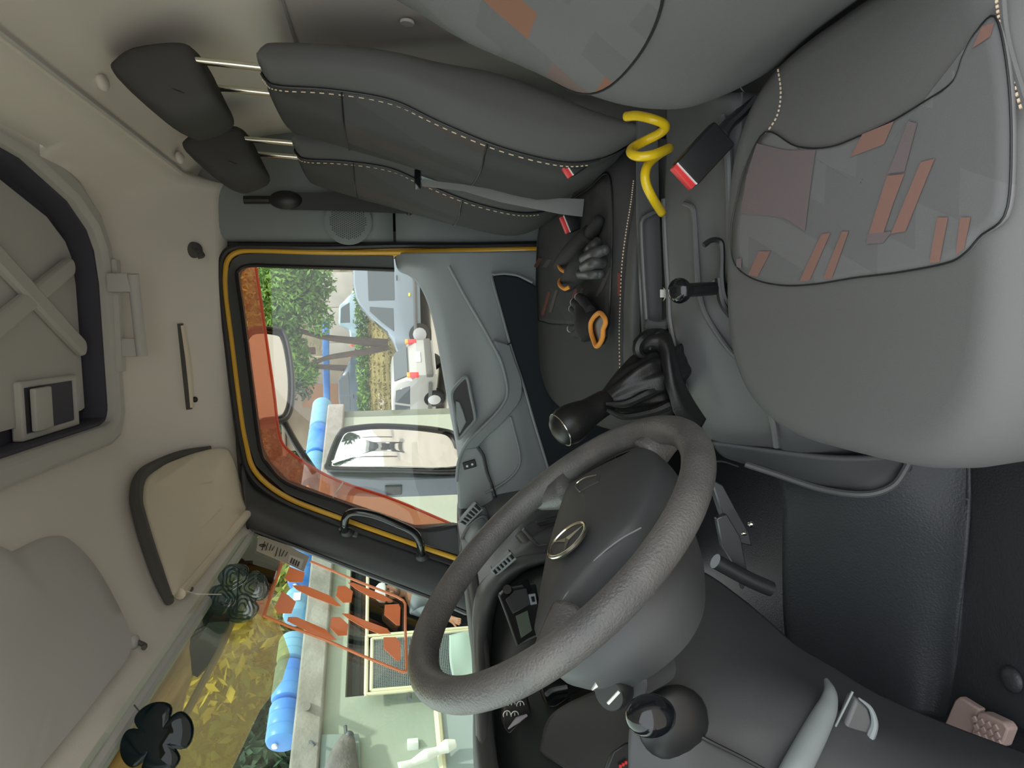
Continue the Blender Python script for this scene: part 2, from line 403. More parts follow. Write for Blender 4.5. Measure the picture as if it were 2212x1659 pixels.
cols = [
 [(851,547),(885,546),(950,545),(1050,543),(1165,541),(1330,541)],
 [(860,583),(890,572),(960,574),(1050,580),(1165,590),(1330,590)],
 [(887,598),(915,590),(985,612),(1060,630),(1165,650),(1330,650)],
 [(910,625),(940,620),(1005,660),(1065,690),(1165,720),(1330,720)],
 [(929,672),(960,670),(1020,715),(1080,745),(1165,770),(1330,770)],
 [(943,732),(974,735),(1032,765),(1090,790),(1165,810),(1330,810)],
 [(966,862),(993,862),(1048,865),(1105,868),(1165,870),(1330,870)],
 [(986,968),(1008,968),(1060,966),(1120,966),(1180,966),(1330,960)],
 [(990,1020),(1012,1025),(1062,1030),(1130,1030),(1200,1030),(1330,1030)],
 [(989,1095),(1012,1100),(1070,1100),(1150,1100),(1220,1100),(1330,1100)]]
yy = [2.158,2.105,2.065,2.055,2.075,2.09]
mk('door_panel', patch([[P(a,b,y) for (a,b),y in zip(c,yy)] for c in cols], 60, 40), PDOOR, door, sm=70, solid=.015, off=1)
low = [(1066,596),(1090,594),(1118,598),(1150,614),(1200,640),(1330,700),(1330,1060),(1230,1060),(1192,1030),(1158,920),(1133,830),(1108,755),(1085,672)]
mk('lower_carpet', prism([P(a,b,2.045) for a,b in low], (0,.02,0)), CARD, door, bev=.004)
mk('carpet_piping', tube([P(a,b,2.044) for a,b in [(1150,610),(1118,595),(1090,591),(1070,593),(1062,600),(1082,672),(1105,755),(1130,830),(1156,920),(1190,1030)]], .004, 40, 6), PDOOR, door)
au = [(1068,735),(1080,775),(1092,815),(1096,845),(1090,868),(1070,895),(1040,925),(1015,950),(1000,972)]
al = [(1102,745),(1115,785),(1126,815),(1129,845),(1122,870),(1103,895),(1080,920),(1055,942),(1032,966)]
mk('armrest', strip([P(a,b,2.022) for a,b in cr([(*q,0) for q in au],24)[:,:2]], [P(a,b,2.035) for a,b in cr([(*q,0) for q in al],24)[:,:2]], (0,.05,0)), PDOOR, door, bev=.004)
mk('armrest_ridge', tube([P(a,b,2.02) for a,b in [(970,574),(1005,640),(1040,700),(1058,733)]+au[1:]+[(990,1000),(986,1040)]], .0045, 60, 8), PDOOR, door)
bz = [(1003,816),(1010,820),(1016,850),(1026,900),(1022,912),(1008,928),(993,946),(988,940),(980,880),(976,855),(982,838)]
b_ = thing('door_release', P(1000,880,2.05)); b_.parent = door; b_.location = Vector(WL[b_.name]-WL[door.name]); WL[b_.name] = WL[b_.name]
mk('release_cup', prism([P(a,b,2.048) for a,b in bz], (0,.03,0)), PBLK, b_, bev=.002)
mk('release_bezel', tube([P(a,b,2.046) for a,b in bz], .005, 60, 8, True), PDOOR, b_)
mk('release_lever', prism([P(a,b,2.038) for a,b in [(984,866),(993,868),(1000,885),(1008,912),(993,938),(986,905)]], (0,.012,0)), PDOOR, b_, bev=.003)
mk('panel_plug', disc(P(1055,627,2.062), .0115, (0,-1,0), .004), PSIDE, door)
fp = [(1000,968),(1030,964),(1044,985),(1052,1020),(1062,1045),(1070,1100),(990,1100),(988,1020)]
mk('front_switch_panel', prism([P(a,b,2.052) for a,b in fp], (0,.02,0)), PDOOR, door, bev=.006)
sw = mk('window_switch', prism([P(a,b,2.046) for a,b in [(999,1000),(1026,992),(1030,1008),(1003,1016)]], (0,.01,0)), PBLK, door, bev=.002)
for c in ((1009,1007),(1020,1003)): mk('switch_mark', disc(P(*c,2.045), .0035, (0,-1,0), .002, 12), WHT, sw)
pock = cr([(*q,0) for q in [(1048,1065),(1075,1052),(1105,1030),(1122,1005),(1122,975),(1112,935),(1103,900)]], 24)[:,:2]
mk('pocket_edge', tube([P(a,b,2.05) for a,b in pock], .004, seg=6), PDOOR, door)
mk('panel_joint', tube([P(a,b,2.047) for a,b in [(1034,966),(1046,985),(1053,1018),(1063,1046),(1072,1075)]], .0025, 20, 6), PBLK, door)
mk('panel_joint', tube([P(a,b,2.035) for a,b in [(1075,757),(1104,740)]], .002, seg=6), PBLK, door)

# ---------------- A-pillar trim and its handle
KW = .44
def wn(off=0.): return np.array([1.,0,-KW]), -.565-.385*KW+off
def PWN(px, py, off=0.): n, d = wn(off); return PP(px, py, n, d)
tu = [(525,1000),(548,1050),(612,1088),(720,1130),(893,1192),(985,1226),(1060,1262)]
tl = [(532,1143),(548,1146),(664,1190),(765,1229),(860,1265),(951,1300),(1010,1325)]
mid = [((a+c)/2,(b+d)/2) for (a,b),(c,d) in zip(tu,tl)]
g = [[P(a,b,2.130) for a,b in tu],[P(a,b,2.092) for a,b in mid],[P(a,b,2.085) for a,b in tl],[P(a-6,b+4,2.12) for a,b in tl]]
trim = mk('trim_1', patch(g, 14, 30), PDK, sm=60, solid=.01, off=1, label='dark grey plastic trim on the front pillar', kind='structure')
mk('handle_boss', tube([P(735,1140,2.10),P(752,1150,2.09),P(770,1156,2.10)], .008, seg=8), PDK, trim)
gh = thing('grab_handle', P(825,1160,2.09), 'black looped grab handle on the front pillar beside the windshield', 'handle')
mk('bar', tube([P(a,b,y) for a,b,y in [(746,1150,2.10),(744,1132,2.06),(750,1113,2.035),(768,1106,2.025),(810,1113,2.022),(860,1133,2.022),(892,1149,2.028),(906,1168,2.04),(910,1190,2.075),(912,1204,2.10)]], .0115, 50, 12), PGLS, gh)
mk('foot', ball(P(750,1150,2.093), (.016,.012,.022)), PBLK, gh); mk('foot', ball(P(912,1203,2.09), (.016,.012,.022)), PBLK, gh)

# ---------------- windshield
def wpt(y, z, off=0.): return (-.565-KW*(.385-z)+off, y, z)
win = thing('window_1', wpt(1.1,-.3), kind='structure'); win['label'] = 'sloping windshield of the cab'
mk('glass_pane', prism([wpt(2.115,.41),wpt(.1,.41),wpt(.1,-.33),wpt(2.115,-.33)], (-.006,0,.0)), WGLASS, win, sm=0)
mk('glass_edge_seal', tube([PWN(a,b,.004) for a,b in tl], .006, 30, 6), PBLK, win)
mk('header_lip', tube([(-.572,2.12,.392),(-.572,.1,.392)], .012, seg=10), HEADG, win)
mk('cowl_panel', box((-1.02,1.1,-.36),(.42,2.2,.04),.01), PBLK, win)
mk('header_outer', box((-.60,1.1,.44),(.05,2.2,.06),.01), YEL, win)

# ---------------- sun visors, clips
def hpt(px, py, off=.012):
    # point on the sloping front part of the headliner, 'off' below it
    d = ray(px, py); lo, hi = .2, 3.
    for t in np.linspace(.0004,.0019,1500):
        p = d*t
        if p[2] > hz(p[0], p[1])-off: return p
    return d*.0012
def blob(poly, n=48): return cr([(*q,0) for q in poly], n, True)[:,:2]
def shellpoly(poly, off, th, n=48):
    b = blob(poly, n); o = [hpt(a,c,off) for a,c in b]; ctr = np.mean(o,0)
    rings = []
    for s, dz in ((1.,th),(1.,0),(.97,-.004),(.7,-.005),(.4,-.005)):
        rings.append([ctr+(np.array(q)-ctr)*s+np.array([0,0,dz]) for q in o])
    return loft(rings)
vis = thing('sun_visor', hpt(430,1120,.02), 'beige passenger sun visor folded up beside the front pillar', 'sun visor')
vp = [(484,969),(440,974),(395,988),(350,1008),(318,1035),(310,1075),(318,1120),(335,1180),(355,1240),(372,1285),(390,1268),(430,1222),(475,1170),(520,1118),(538,1098),(534,1085),(515,1030),(500,985)]
mk('visor_pad', shellpoly(vp, .030, .012, 72), VISOR, vis, sm=50)
mk('visor_edge_shadow', tube([hpt(a,b,.022) for a,b in [(455,966),(400,978),(345,1000),(305,1028),(294,1075),(304,1125),(322,1185),(345,1250),(366,1300)]], .013, 60, 10, rr=[.004,.011,.014,.014,.014,.013,.009]), RIMG, vis)  # visor rim, dark to take in the shadow gap beside it
mk('visor_hinge_bar', tube([hpt(388,1283,.02),hpt(470,1185,.02),hpt(540,1103,.02)], .012, 20, 10), VISOR, vis)
for n_, (a,b), l in (('visor_clip',(392,1266),'small grey visor clip holding the clear clover ornament'),('visor_clip',(287,1388),'small grey visor clip alone on the front headliner')):
    c = thing(n_, hpt(a,b,.02), l, 'clip')
    q = hpt(a,b,.006); mk('clip_base', ball(q, (.012,.020,.010)), HEADG, c); mk('clip_hook', tube([q+np.array([0,0,-.008]),q+np.array([-.004,-.006,-.020]),q+np.array([-.004,-.016,-.022])], .0045, 8, 8), RIMG, c)
vis2 = thing('sun_visor', hpt(150,1400,.02), 'grey-beige driver sun visor lying flush on the front headliner', 'sun visor')
vp2 = [(-40,1230),(40,1192),(110,1160),(150,1165),(200,1215),(250,1300),(280,1370),(275,1420),(230,1480),(160,1570),(60,1690),(-40,1800)]
mk('visor_pad', shellpoly(vp2, .014, .012, 60), HEADG, vis2, sm=50)

# ---------------- ceiling hardware
h = thing('ceiling_handle', P(290,680,z=.58), 'grey hinged grab handle on the ceiling beside the roof hatch', 'handle')
A_ = P(287,592,z=.585); B_ = P(307,768,z=.585)
mk('grip', tube([A_,B_], .013, 12, 12), HEADG, h)
for q in (A_,B_):
    s = 1 if q is A_ else -1
    mk('hinge', box(q+np.array([-.02*s,.012,.03]), (.045,.035,.055), .006), HEADG, h)
mk('mount_plate', box((A_+B_)/2+np.array([0,.022,.052]), (.27,.03,.02), .006), HEADG, h)
s_ = thing('pull_strap', hpt(405,790,.0), 'thin beige strap handle set in the headliner above the door', 'strap')
a, b = hpt(393,703,.006), hpt(413,880,.006)
mk('strap', tube([a,(a+b)/2+np.array([0,.0,-.004]),b], .0065, 16, 8), VISOR, s_)
mk('slot', tube([hpt(388,699,.0),hpt(408,884,.0)], .009, 10, 8), RIMG, s_)
mk('slot_end', ball(hpt(421,863,.004), (.008,.006,.008)), PBLK, s_)
c = thing('coat_hook', hpt(425,550,.01), 'dark grey plastic coat hook above the passenger window corner', 'hook')
q = hpt(418,540,.002); mk('hook_base', ball(q, (.022,.014,.024)), RIMG, c)
mk('hook_arm', tube([q+np.array([0,-.006,-.006]),q+np.array([-.008,-.02,-.022]),q+np.array([-.018,-.03,-.030]),q+np.array([-.022,-.034,-.018])], .006, 14, 8), RIMG, c)
mk('screw', disc(q+np.array([.004,-.012,-.004]), .005, (0,-1,-.3), .004, 10), PBLK, c)
# ================================================================== FLOOR, TUNNEL, DASH
floor = mk('floor', box((-.15,1.12,-.985),(1.55,2.14,.03)), MAT, label='black rubber-grained cab floor', kind='structure')
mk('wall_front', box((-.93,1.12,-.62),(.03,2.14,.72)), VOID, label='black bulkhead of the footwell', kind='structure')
# mat-covered side of the engine tunnel, driver's footwell
rows = pix([[(1655,1000,1.22),(1690,1060,1.24),(1690,1150,1.26),(1690,1240,1.28),(1692,1330,1.30),(1700,1400,1.32),(1720,1500,1.34)],
            [(1780,990,1.15),(1800,1060,1.17),(1810,1150,1.18),(1815,1240,1.19),(1820,1330,1.20),(1830,1420,1.21),(1850,1520,1.22)],
            [(1930,960,1.10),(1940,1040,1.10),(1950,1150,1.10),(1955,1250,1.10),(1960,1350,1.10),(1965,1450,1.10),(1970,1540,1.10)],
            [(2080,920,1.05),(2090,1040,1.04),(2085,1150,1.03),(2075,1250,1.035),(2060,1350,1.045),(2050,1450,1.06),(2030,1550,1.07)]])
last = [(P(2170,b,z=-.955)) for b in (880,1040,1150,1250,1350,1450,1560)]
rows.append(last); rows.append([q+np.array([0,-.7,-.008]) for q in last])
mk('floor_mat', patch(rows, 40, 40), MAT, sm=180, solid=.008, off=1, label='black leather-grained rubber mat over the footwell and tunnel side', cat='floor mat')
# engine tunnel / console
con = thing('engine_console', (.1,1.12,-.95), 'grey moulded plastic engine console between the seats', 'console')
pys = [200,330,430,540,640,700,800,900,950,985]
A1 = [1440,1440,1436,1440,1446,1450,1472,1505,1535,1570]
B1 = [1485,1485,1484,1490,1500,1508,1535,1572,1600,1640]
C1 = [1530,1535,1540,1550,1568,1585,1622,1650,1668,1690]
D1 = [1592,1592,1588,1590,1608,1645,1682,1692,1696,1712]
E1 = [1660,1660,1660,1670,1700,1740,1790,1800,1800,1800]
ya = [1.20,1.19,1.18,1.18,1.18,1.18,1.18,1.19,1.21,1.26]; yb = [1.12,1.12,1.11,1.11,1.11,1.11,1.12,1.13,1.15,1.22]
yc = [1.06,1.06,1.06,1.06,1.06,1.07,1.08,1.09,1.11,1.18]; yd = [1.02,1.02,1.02,1.02,1.03,1.04,1.05,1.06,1.08,1.15]; ye = [1.02,1.02,1.02,1.02,1.03,1.04,1.05,1.05,1.07,1.12]
back = [P(a-4,b,y)+np.array([0,.012,-.06]) for a,b,y in zip(A1,pys,ya)]
G_ = [back]+[[P(a,b,y) for a,b,y in zip(R_,pys,Y_)] for R_,Y_ in ((A1,ya),(B1,yb),(C1,yc),(D1,yd),(E1,ye))]
G_.append([q+np.array([0,.01,-.30]) for q in G_[-1]])
mk('console_top', patch(G_, 60, 60), PMID, con, sm=60, solid=.008, off=1)
mk('ridge_trim', tube([P(a-1,b,y-.002) for a,b,y in list(zip(A1,pys,ya))[2:8]], .0055, 40, 8), PMID, con)
mk('bevel_edge', tube([P(a,b,y) for a,b,y in [(1478,440,1.112),(1494,447,1.095),(1500,470,1.092),(1505,560,1.092),(1512,640,1.092),(1530,690,1.09),(1570,750,1.08),(1600,780,1.072)]], .0045, 40, 8), PMID, con)
mk('seat_side_edge', tube([P(a,b,y) for a,b,y in [(1560,250,1.03),(1572,330,1.022),(1576,430,1.018),(1578,520,1.016),(1583,590,1.016),(1590,640,1.016),(1606,680,1.012),(1625,700,1.012)]], .0065, 40, 8), PMID, con)
mk('front_edge', tube([P(1660,872,1.06),P(1672,920,1.065),P(1678,965,1.075)], .006, 12, 8), PMID, con)
sl = [(1520,530),(1537,519),(1556,522),(1560,545),(1560,600),(1566,640),(1585,672),(1604,688)]
mk('lever_slot', tube([P(a,b,1.035) for a,b in sl], .0045, 40, 6), PBLK, con)
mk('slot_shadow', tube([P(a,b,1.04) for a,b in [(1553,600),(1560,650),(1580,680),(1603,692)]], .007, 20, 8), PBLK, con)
# tray between ridge and bench
tf_ = [(1385,470),(1430,470),(1438,560),(1445,650),(1448,692),(1396,700),(1390,600)]
mk('tray_floor', prism([P(a,b,z=-.505) for a,b in [(1370,300),(1440,300),(1440,400)]+tf_[1:5]+[(1400,705),(1380,560)]], (0,0,-.02)), PMID, con)
mk('tray_rim', tube([P(a,b,1.225) for a,b in [(1432,452),(1400,465),(1388,476),(1386,500),(1391,600),(1397,690)]], .004, 40, 8), PMID, con)
mk('tray_end', tube([P(a,b,1.20) for a,b in [(1398,700),(1420,704),(1440,700),(1450,690)]], .009, 16, 8), PMID, con)
mk('tray_wall', strip([P(a,b,1.235) for a,b in [(1378,250),(1378,470),(1384,600),(1390,720)]],[P(a,b,1.24) for a,b in [(1420,250),(1425,470),(1430,600),(1430,720)]],(0,.01,0)), PMID, con)
mk('cup_holder', lathe([(.045,0),(.05,.03),(.044,.034),(.04,.006)], P(1430,310,z=-.53), (0,0,1), 28), PDK, con)
mk('rear_block', box((.40,1.16,-.62),(.22,.20,.24),.02), PDK, con)
# tunnel skirt with carpet lip
sk = pix([[(1535,955,1.20),(1600,965,1.17),(1690,975,1.13),(1800,985,1.09),(1900,985,1.06),(1965,975,1.05)],
          [(1560,985,1.21),(1640,1000,1.18),(1720,1025,1.14),(1810,1040,1.10),(1900,1035,1.07),(1970,1000,1.05)],
          [(1600,1000,1.22),(1660,1018,1.19),(1740,1046,1.15),(1820,1062,1.11),(1895,1064,1.07),(1970,1015,1.05)]])
mk('tunnel_skirt', patch(sk, 10, 30), PDK, con, sm=60, solid=.006, off=1)
mk('carpet_lip', tube([P(a,b,y) for a,b,y in [(1610,1002,1.20),(1680,1025,1.17),(1760,1052,1.13),(1830,1066,1.09),(1885,1066,1.065),(1930,1048,1.05),(1955,1015,1.045),(1968,985,1.045)]], .006, 40, 8), PMID, con)

kr = thing('key_ring', P(1420,640,z=-.495), 'steel key ring with a white tag in the console tray', 'key ring')
q = P(1420,636,z=-.488); mk('ring', tube([q+.016*np.array([math.cos(t),.6*math.sin(t),.8*math.sin(t)]) for t in np.linspace(0,2*math.pi,25)[:-1]], .0016, seg=6, closed=True), CHR, kr)
mk('tag', box(P(1433,634,1.20), (.014,.003,.012), .001), WHT, kr)
mk('key', box(P(1412,648,z=-.495), (.03,.008,.003), .001), STEEL, kr)

hb = thing('brake_lever', P(1562,622,1.05), 'black parking brake lever with a round knob on the console', 'lever')
mk('shaft', tube([P(1562,622,1.06),P(1485,627,1.005)], .0105, 8, 14), PBLK, hb)
mk('collar', lathe([(.0125,0),(.013,.006),(.012,.010)], P(1552,622,1.052), P(1485,627,1.005)-P(1552,622,1.052), 16), CHR, hb)
mk('knob', ball(P(1468,628,.995), (.0125,.019,.019), 20, 12, axes(P(1485,627,1.005)-P(1562,622,1.06))), PGLS, hb)

# ---------------- gear lever
gl_ = thing('gear_lever', P(1450,800,1.2), 'black gear lever with an egg-shaped knob and wrinkled leather boot', 'gear lever')
ka, kb = P(1312,866,1.16), P(1203,934,1.14)
L = np.linalg.norm(kb-ka)
mk('knob', lathe([(.018,-.004),(.0215,.004),(.0225,.22*L),(.024,.38*L),(.029,.52*L),(.0325,.68*L),(.0330,.80*L),(.029,L*.93),(.021,L*1.01),(.010,L*1.05),(.001,L*1.06)], ka, kb-ka, 32), LEAB, gl_, sm=60)
mk('cap_ring', tube([ka+nrm(kb-ka)*(L*.93)+.0292*(math.cos(t)*axes(kb-ka)[1]+math.sin(t)*axes(kb-ka)[2]) for t in np.linspace(0,2*math.pi,33)[:-1]], .0011, seg=6, closed=True), CHR, gl_)
ctr = [P(1308,868,1.165),P(1325,860,1.165),P(1352,848,1.165),P(1385,832,1.165),P(1415,818,1.17),P(1440,806,1.185),P(1458,800,1.21),P(1470,798,1.25)]
ra = [.019,.027,.038,.046,.052,.056,.062,.064]; rb = [.019,.026,.034,.040,.045,.05,.055,.055]
A_ = axes(ctr[3]-ctr[0]); rings = []
C8 = cr(ctr, 42); n8 = len(C8)
for i in range(n8):
    t = i/(n8-1); a = np.interp(t,np.linspace(0,1,8),ra); b = np.interp(t,np.linspace(0,1,8),rb); r = []
    e1 = nrm(np.array([1,0,0])-A_[0]*A_[0][0]) if t < .6 else nrm(np.array([1,-.05,-.25])); e2 = nrm(np.cross(A_[0], e1))
    for k in range(72):
        q = 2*math.pi*k/72
        wv = 1+.075*min(1,t*2.5)*math.sin(7*q+5*t)+.05*min(1,t*2)*math.sin(13*q-7*t)+.07*max(0,t-.35)*math.sin(22*t*1.6+2*math.sin(q))
        r.append(C8[i]+wv*(a*math.cos(q)*e1+b*math.sin(q)*e2))
    rings.append(r)
mk('boot', loft(rings), LEAB, gl_, sm=180)
for pts in ([(1308,872),(1350,872),(1400,850),(1440,835)],[(1310,885),(1350,900),(1410,890),(1455,872),(1470,880)],[(1452,870),(1462,885),(1475,900),(1490,912)]):
    mk('boot_fold', tube([P(a,b,1.128) for a,b in pts], .008, 24, 8, rr=[.003,.007,.009,.004]), LEAB, gl_)
mk('boot_skirt', patch(pix([[(1372,742,1.19),(1392,722,1.18),(1420,716,1.165),(1440,722,1.15),(1452,760,1.14),(1465,810,1.13),(1490,860,1.13),(1520,905,1.14)],
    [(1378,760,1.17),(1400,738,1.15),(1425,732,1.14),(1440,748,1.13),(1446,785,1.12),(1455,830,1.115),(1475,880,1.12),(1508,925,1.135)],
    [(1402,770,1.17),(1420,755,1.155),(1432,765,1.14),(1436,790,1.13),(1440,815,1.125),(1445,850,1.12),(1458,895,1.125),(1495,935,1.14)]]), 16, 50), LEAB, gl_, sm=180, solid=.006)
mk('boot_fold', tube([P(a,b,1.15) for a,b in [(1440,722),(1424,722),(1408,738),(1404,756)]], .009, 18, 8, rr=[.004,.009,.008,.003]), LEAB, gl_)
mk('boot_fold', tube([P(a,b,1.155) for a,b in [(1412,722),(1392,728),(1378,746),(1380,764),(1398,772)]], .009, 18, 8, rr=[.004,.009,.009,.004]), LEAB, gl_)

# ---------------- dashboard
dash = thing('dashboard', (-.62,1.3,-.6), 'dark grey moulded dashboard below the windshield', 'dashboard')
edge = [(988,1085,2.115),(992,1150,2.0),(1001,1210,1.85),(1010,1290,1.62),(1019,1360,1.44),(1024,1470,1.24),(1030,1659,1.0)]
ep = [P(*e) for e in edge]; ep += [ep[-1]+np.array([-.0,-.35,.0]), ep[-1]+np.array([.0,-.7,-.01])]
ep = [np.array(q) for q in ep]
frontrow = [np.array([-.86,q[1],q[2]-.055]) for q in ep]
midrow = [np.array([(q[0]-.84)/2,q[1],q[2]-.006]) for q in ep]
mk('dash_top', patch([frontrow, midrow, ep, [q+np.array([.012,0,-.03]) for q in ep]], 14, 60), PDK, dash, sm=60, solid=.01, off=1)
# passenger side face
pf = pix([[(988,1085,2.115),(1000,1215,1.84),(1012,1290,1.64),(1050,1245,1.62),(1119,1203,1.62),(1180,1195,1.62)],
          [(1010,1090,2.10),(1040,1180,1.86),(1060,1228,1.70),(1090,1215,1.66),(1130,1190,1.66),(1190,1180,1.66)],
          [(1045,1075,2.09),(1080,1140,1.90),(1105,1170,1.76),(1130,1170,1.72),(1160,1160,1.70),(1215,1150,1.70)],
          [(1085,1060,2.08),(1120,1090,1.95),(1145,1110,1.86),(1170,1120,1.82),(1210,1120,1.80),(1260,1110,1.80)],
          [(1200,1040,2.08),(1240,1060,1.98),(1260,1080,1.90),(1270,1090,1.86),(1300,1090,1.84),(1360,1090,1.84)]])
mk('passenger_face', patch(pf, 40, 40), PMID, dash, sm=60, solid=.01, off=1)
def vent(poly, yv, ns, nm):
    v = mk(nm, prism([P(a,b,yv) for a,b in poly], (0,.03,0)), PBLK, dash, bev=.003)
    mk('vent_frame', tube([P(a,b,yv-.004) for a,b in poly+poly[:1]], .003, seg=8), PDOOR, v)
    a0, a1, b0, b1 = poly[0], poly[1], poly[3], poly[2]
    for i in range(1, ns):
        t = i/ns; p = [a0[k]+(a1[k]-a0[k])*t for k in (0,1)]; q = [b0[k]+(b1[k]-b0[k])*t for k in (0,1)]
        mk('slat', tube([P(*p,yv-.003),P(*q,yv-.003)], .0026, seg=6), PDOOR, v)
    return v
vent([(992,1128),(1028,1086),(1042,1100),(1006,1135)], 1.945, 6, 'air_vent')
vent([(1062,1232),(1104,1194),(1114,1206),(1072,1243)], 1.50, 6, 'air_vent')
mk('end_pod', patch(pix([[(988,1128,2.02),(1000,1112,2.0),(1022,1098,1.99),(1046,1096,1.99),(1055,1110,2.0),(1066,1145,2.0)],
   [(992,1150,1.98),(1008,1130,1.965),(1028,1115,1.955),(1046,1115,1.955),(1060,1140,1.955),(1075,1170,1.955)],
   [(1000,1215,1.90),(1012,1180,1.90),(1025,1150,1.90),(1040,1150,1.90),(1055,1185,1.90),(1068,1215,1.90)]]), 20, 30), PDOOR, dash, sm=60, solid=.01, off=1)
mk('pod_trim', tube([P(a,b,1.945) for a,b in [(996,1190),(1000,1160),(1012,1138),(1030,1122),(1046,1116),(1054,1130),(1066,1160)]], .005, 40, 8), PMID, dash)
mk('pod_panel', prism([P(a,b,1.925) for a,b in [(1002,1215),(1004,1175),(1018,1150),(1032,1140),(1050,1185),(1060,1225),(1020,1260)]], (0,.02,0)), PDOOR, dash, bev=.005)
gb = mk('glove_box', patch(pix([[(1118,1150,1.72),(1160,1118,1.76),(1200,1098,1.80),(1250,1090,1.82)],[(1140,1178,1.70),(1180,1160,1.73),(1215,1145,1.76),(1260,1130,1.78)],[(1165,1210,1.68),(1200,1200,1.70),(1240,1190,1.72),(1290,1180,1.74)]]), 12, 16), PMID, dash, sm=60, solid=.02, off=1)
mk('glove_box_handle', prism([P(a,b,1.70) for a,b in [(1158,1128),(1166,1138),(1215,1125),(1212,1112)]], (0,.01,0)), PBLK, gb, bev=.002)
mk('glove_box_edge', tube([P(a,b,1.668) for a,b in [(1130,1143),(1150,1166),(1162,1178),(1180,1176)]], .0045, 16, 8), PMID, gb)
# hood over the centre stack
bo = [(1031,1690,.98),(1027,1560,1.10),(1024,1457,1.24),(1022,1382,1.38),(1020,1330,1.46),(1028,1280,1.50),(1048,1248,1.52),(1080,1224,1.53),(1119,1205,1.54),(1180,1196,1.55),(1260,1190,1.55)]
bi = [(1066,1690,.985),(1058,1560,1.10),(1050,1457,1.235),(1050,1390,1.36),(1055,1335,1.43),(1066,1290,1.46),(1085,1260,1.48),(1110,1238,1.49),(1140,1222,1.50),(1190,1210,1.51),(1262,1200,1.51)]
bc = [((a+d)/2-3,(b+e)/2-2,(c+f_)/2-.012) for (a,b,c),(d,e,f_) in zip(bo,bi)]
mk('cluster_hood', patch(pix([bo,bc,bi,[(a+14,b+6,c+.07) for a,b,c in bi]]), 14, 60), PMID, dash, sm=60, solid=.008, off=1)
cf = pix([[(a+10,b+5,c+.055) for a,b,c in bi],
          [(1135,1690,.99),(1130,1560,1.09),(1120,1470,1.20),(1115,1400,1.31),(1118,1345,1.38),(1125,1310,1.41),(1140,1280,1.43),(1160,1260,1.44),(1185,1245,1.45),(1230,1230,1.45),(1290,1215,1.45)],
          [(1240,1690,.96),(1235,1580,1.04),(1230,1500,1.11),(1225,1440,1.19),(1225,1390,1.25),(1230,1350,1.28),(1240,1320,1.30),(1260,1300,1.31),(1290,1280,1.32),(1330,1260,1.33),(1400,1250,1.33)]])
mk('centre_panel', patch(cf, 24, 50), M('centre_panel_plastic', (44,48,47), .5, bump=(900,.2,.0006)), dash, sm=60, solid=.01, off=1)
def face_y(px, py): return float(np.interp(py, [1210,1250,1300,1400,1500,1600,1690], [1.44,1.42,1.37,1.27,1.15,1.05,.98]))-.012-.0002*(px-1100)
def fpoly(pts, lift=0., th=.01): return prism([P(a,b,face_y(a,b)-lift) for a,b in pts], (-.004,th,0))
rad = mk('radio', fpoly([(1078,1287),(1092,1273),(1158,1262),(1172,1330),(1165,1375),(1118,1398)], .004, .02), PBLK, dash, bev=.003)
mk('radio_trim', tube([P(a,b,face_y(a,b)-.006) for a,b in [(1078,1286),(1095,1330),(1118,1396),(1140,1382),(1162,1372)]], .002, seg=6), PMID, rad)
mk('volume_knob', disc(P(1098,1276,face_y(1098,1276)-.004), .010, (.5,-.8,.3), .014, 18), PGLS, rad)
mk('pocket', fpoly([(1092,1295),(1110,1276),(1138,1270),(1146,1305),(1108,1326)], .009, .006), PDK, rad, bev=.002)
mk('display', fpoly([(1114,1330),(1140,1318),(1150,1362),(1126,1378)], .010, .006), M('lcd_green_grey', (92,102,92), .2), rad, bev=.001)
mk('usb_port', fpoly([(1142,1284),(1156,1282),(1160,1304),(1147,1306)], .012, .006), M('pale_blue_plastic', (150,160,172), .4), rad)
mk('usb_hole', fpoly([(1147,1289),(1154,1288),(1156,1299),(1150,1300)], .014, .004), PBLK, rad)
mk('button_strip', fpoly([(1126,1258),(1140,1250),(1150,1276),(1138,1282)], .006, .01), PGLS, dash)
mk('lower_rack', fpoly([(1160,1470),(1180,1452),(1262,1452),(1275,1480),(1200,1528),(1180,1528)], .012, .03), PGLS, dash, bev=.004)
mk('rack_lip', tube([P(a,b,face_y(a,b)-.02) for a,b in [(1180,1500),(1195,1490),(1225,1484)]], .004, 10, 8), PMID, dash)
swp = mk('switch_pod', fpoly([(1088,1535),(1112,1508),(1140,1502),(1150,1540),(1098,1590),(1086,1570)], .014, .03), PBLK, dash, bev=.004)
for a, b, s in ((1105,1521,.006),(1124,1523,.006),(1095,1544,.006),(1112,1545,.006)):
    q = P(a,b,face_y(a,b)-.016)
    mk('switch_symbol', tube([q+s*np.array([math.cos(t)*.8,0,math.sin(t)])+np.array([.3*s*math.cos(t),0,0]) for t in np.linspace(0,2*math.pi,13)[:-1]], .0008, seg=5, closed=True), WHT, swp)
    mk('switch_symbol', tube([q+np.array([-.004,0,0]),q+np.array([.004,0,0])], .0008, seg=5), WHT, swp)
mk('switch_edge', tube([P(1098,1574,face_y(1098,1574)-.02),P(1118,1556,face_y(1118,1556)-.02),P(1138,1545,face_y(1138,1545)-.02)], .004, 8, 8, rr=[.001,.005,.002]), M('pale_switch', (150,145,150), .4), swp)
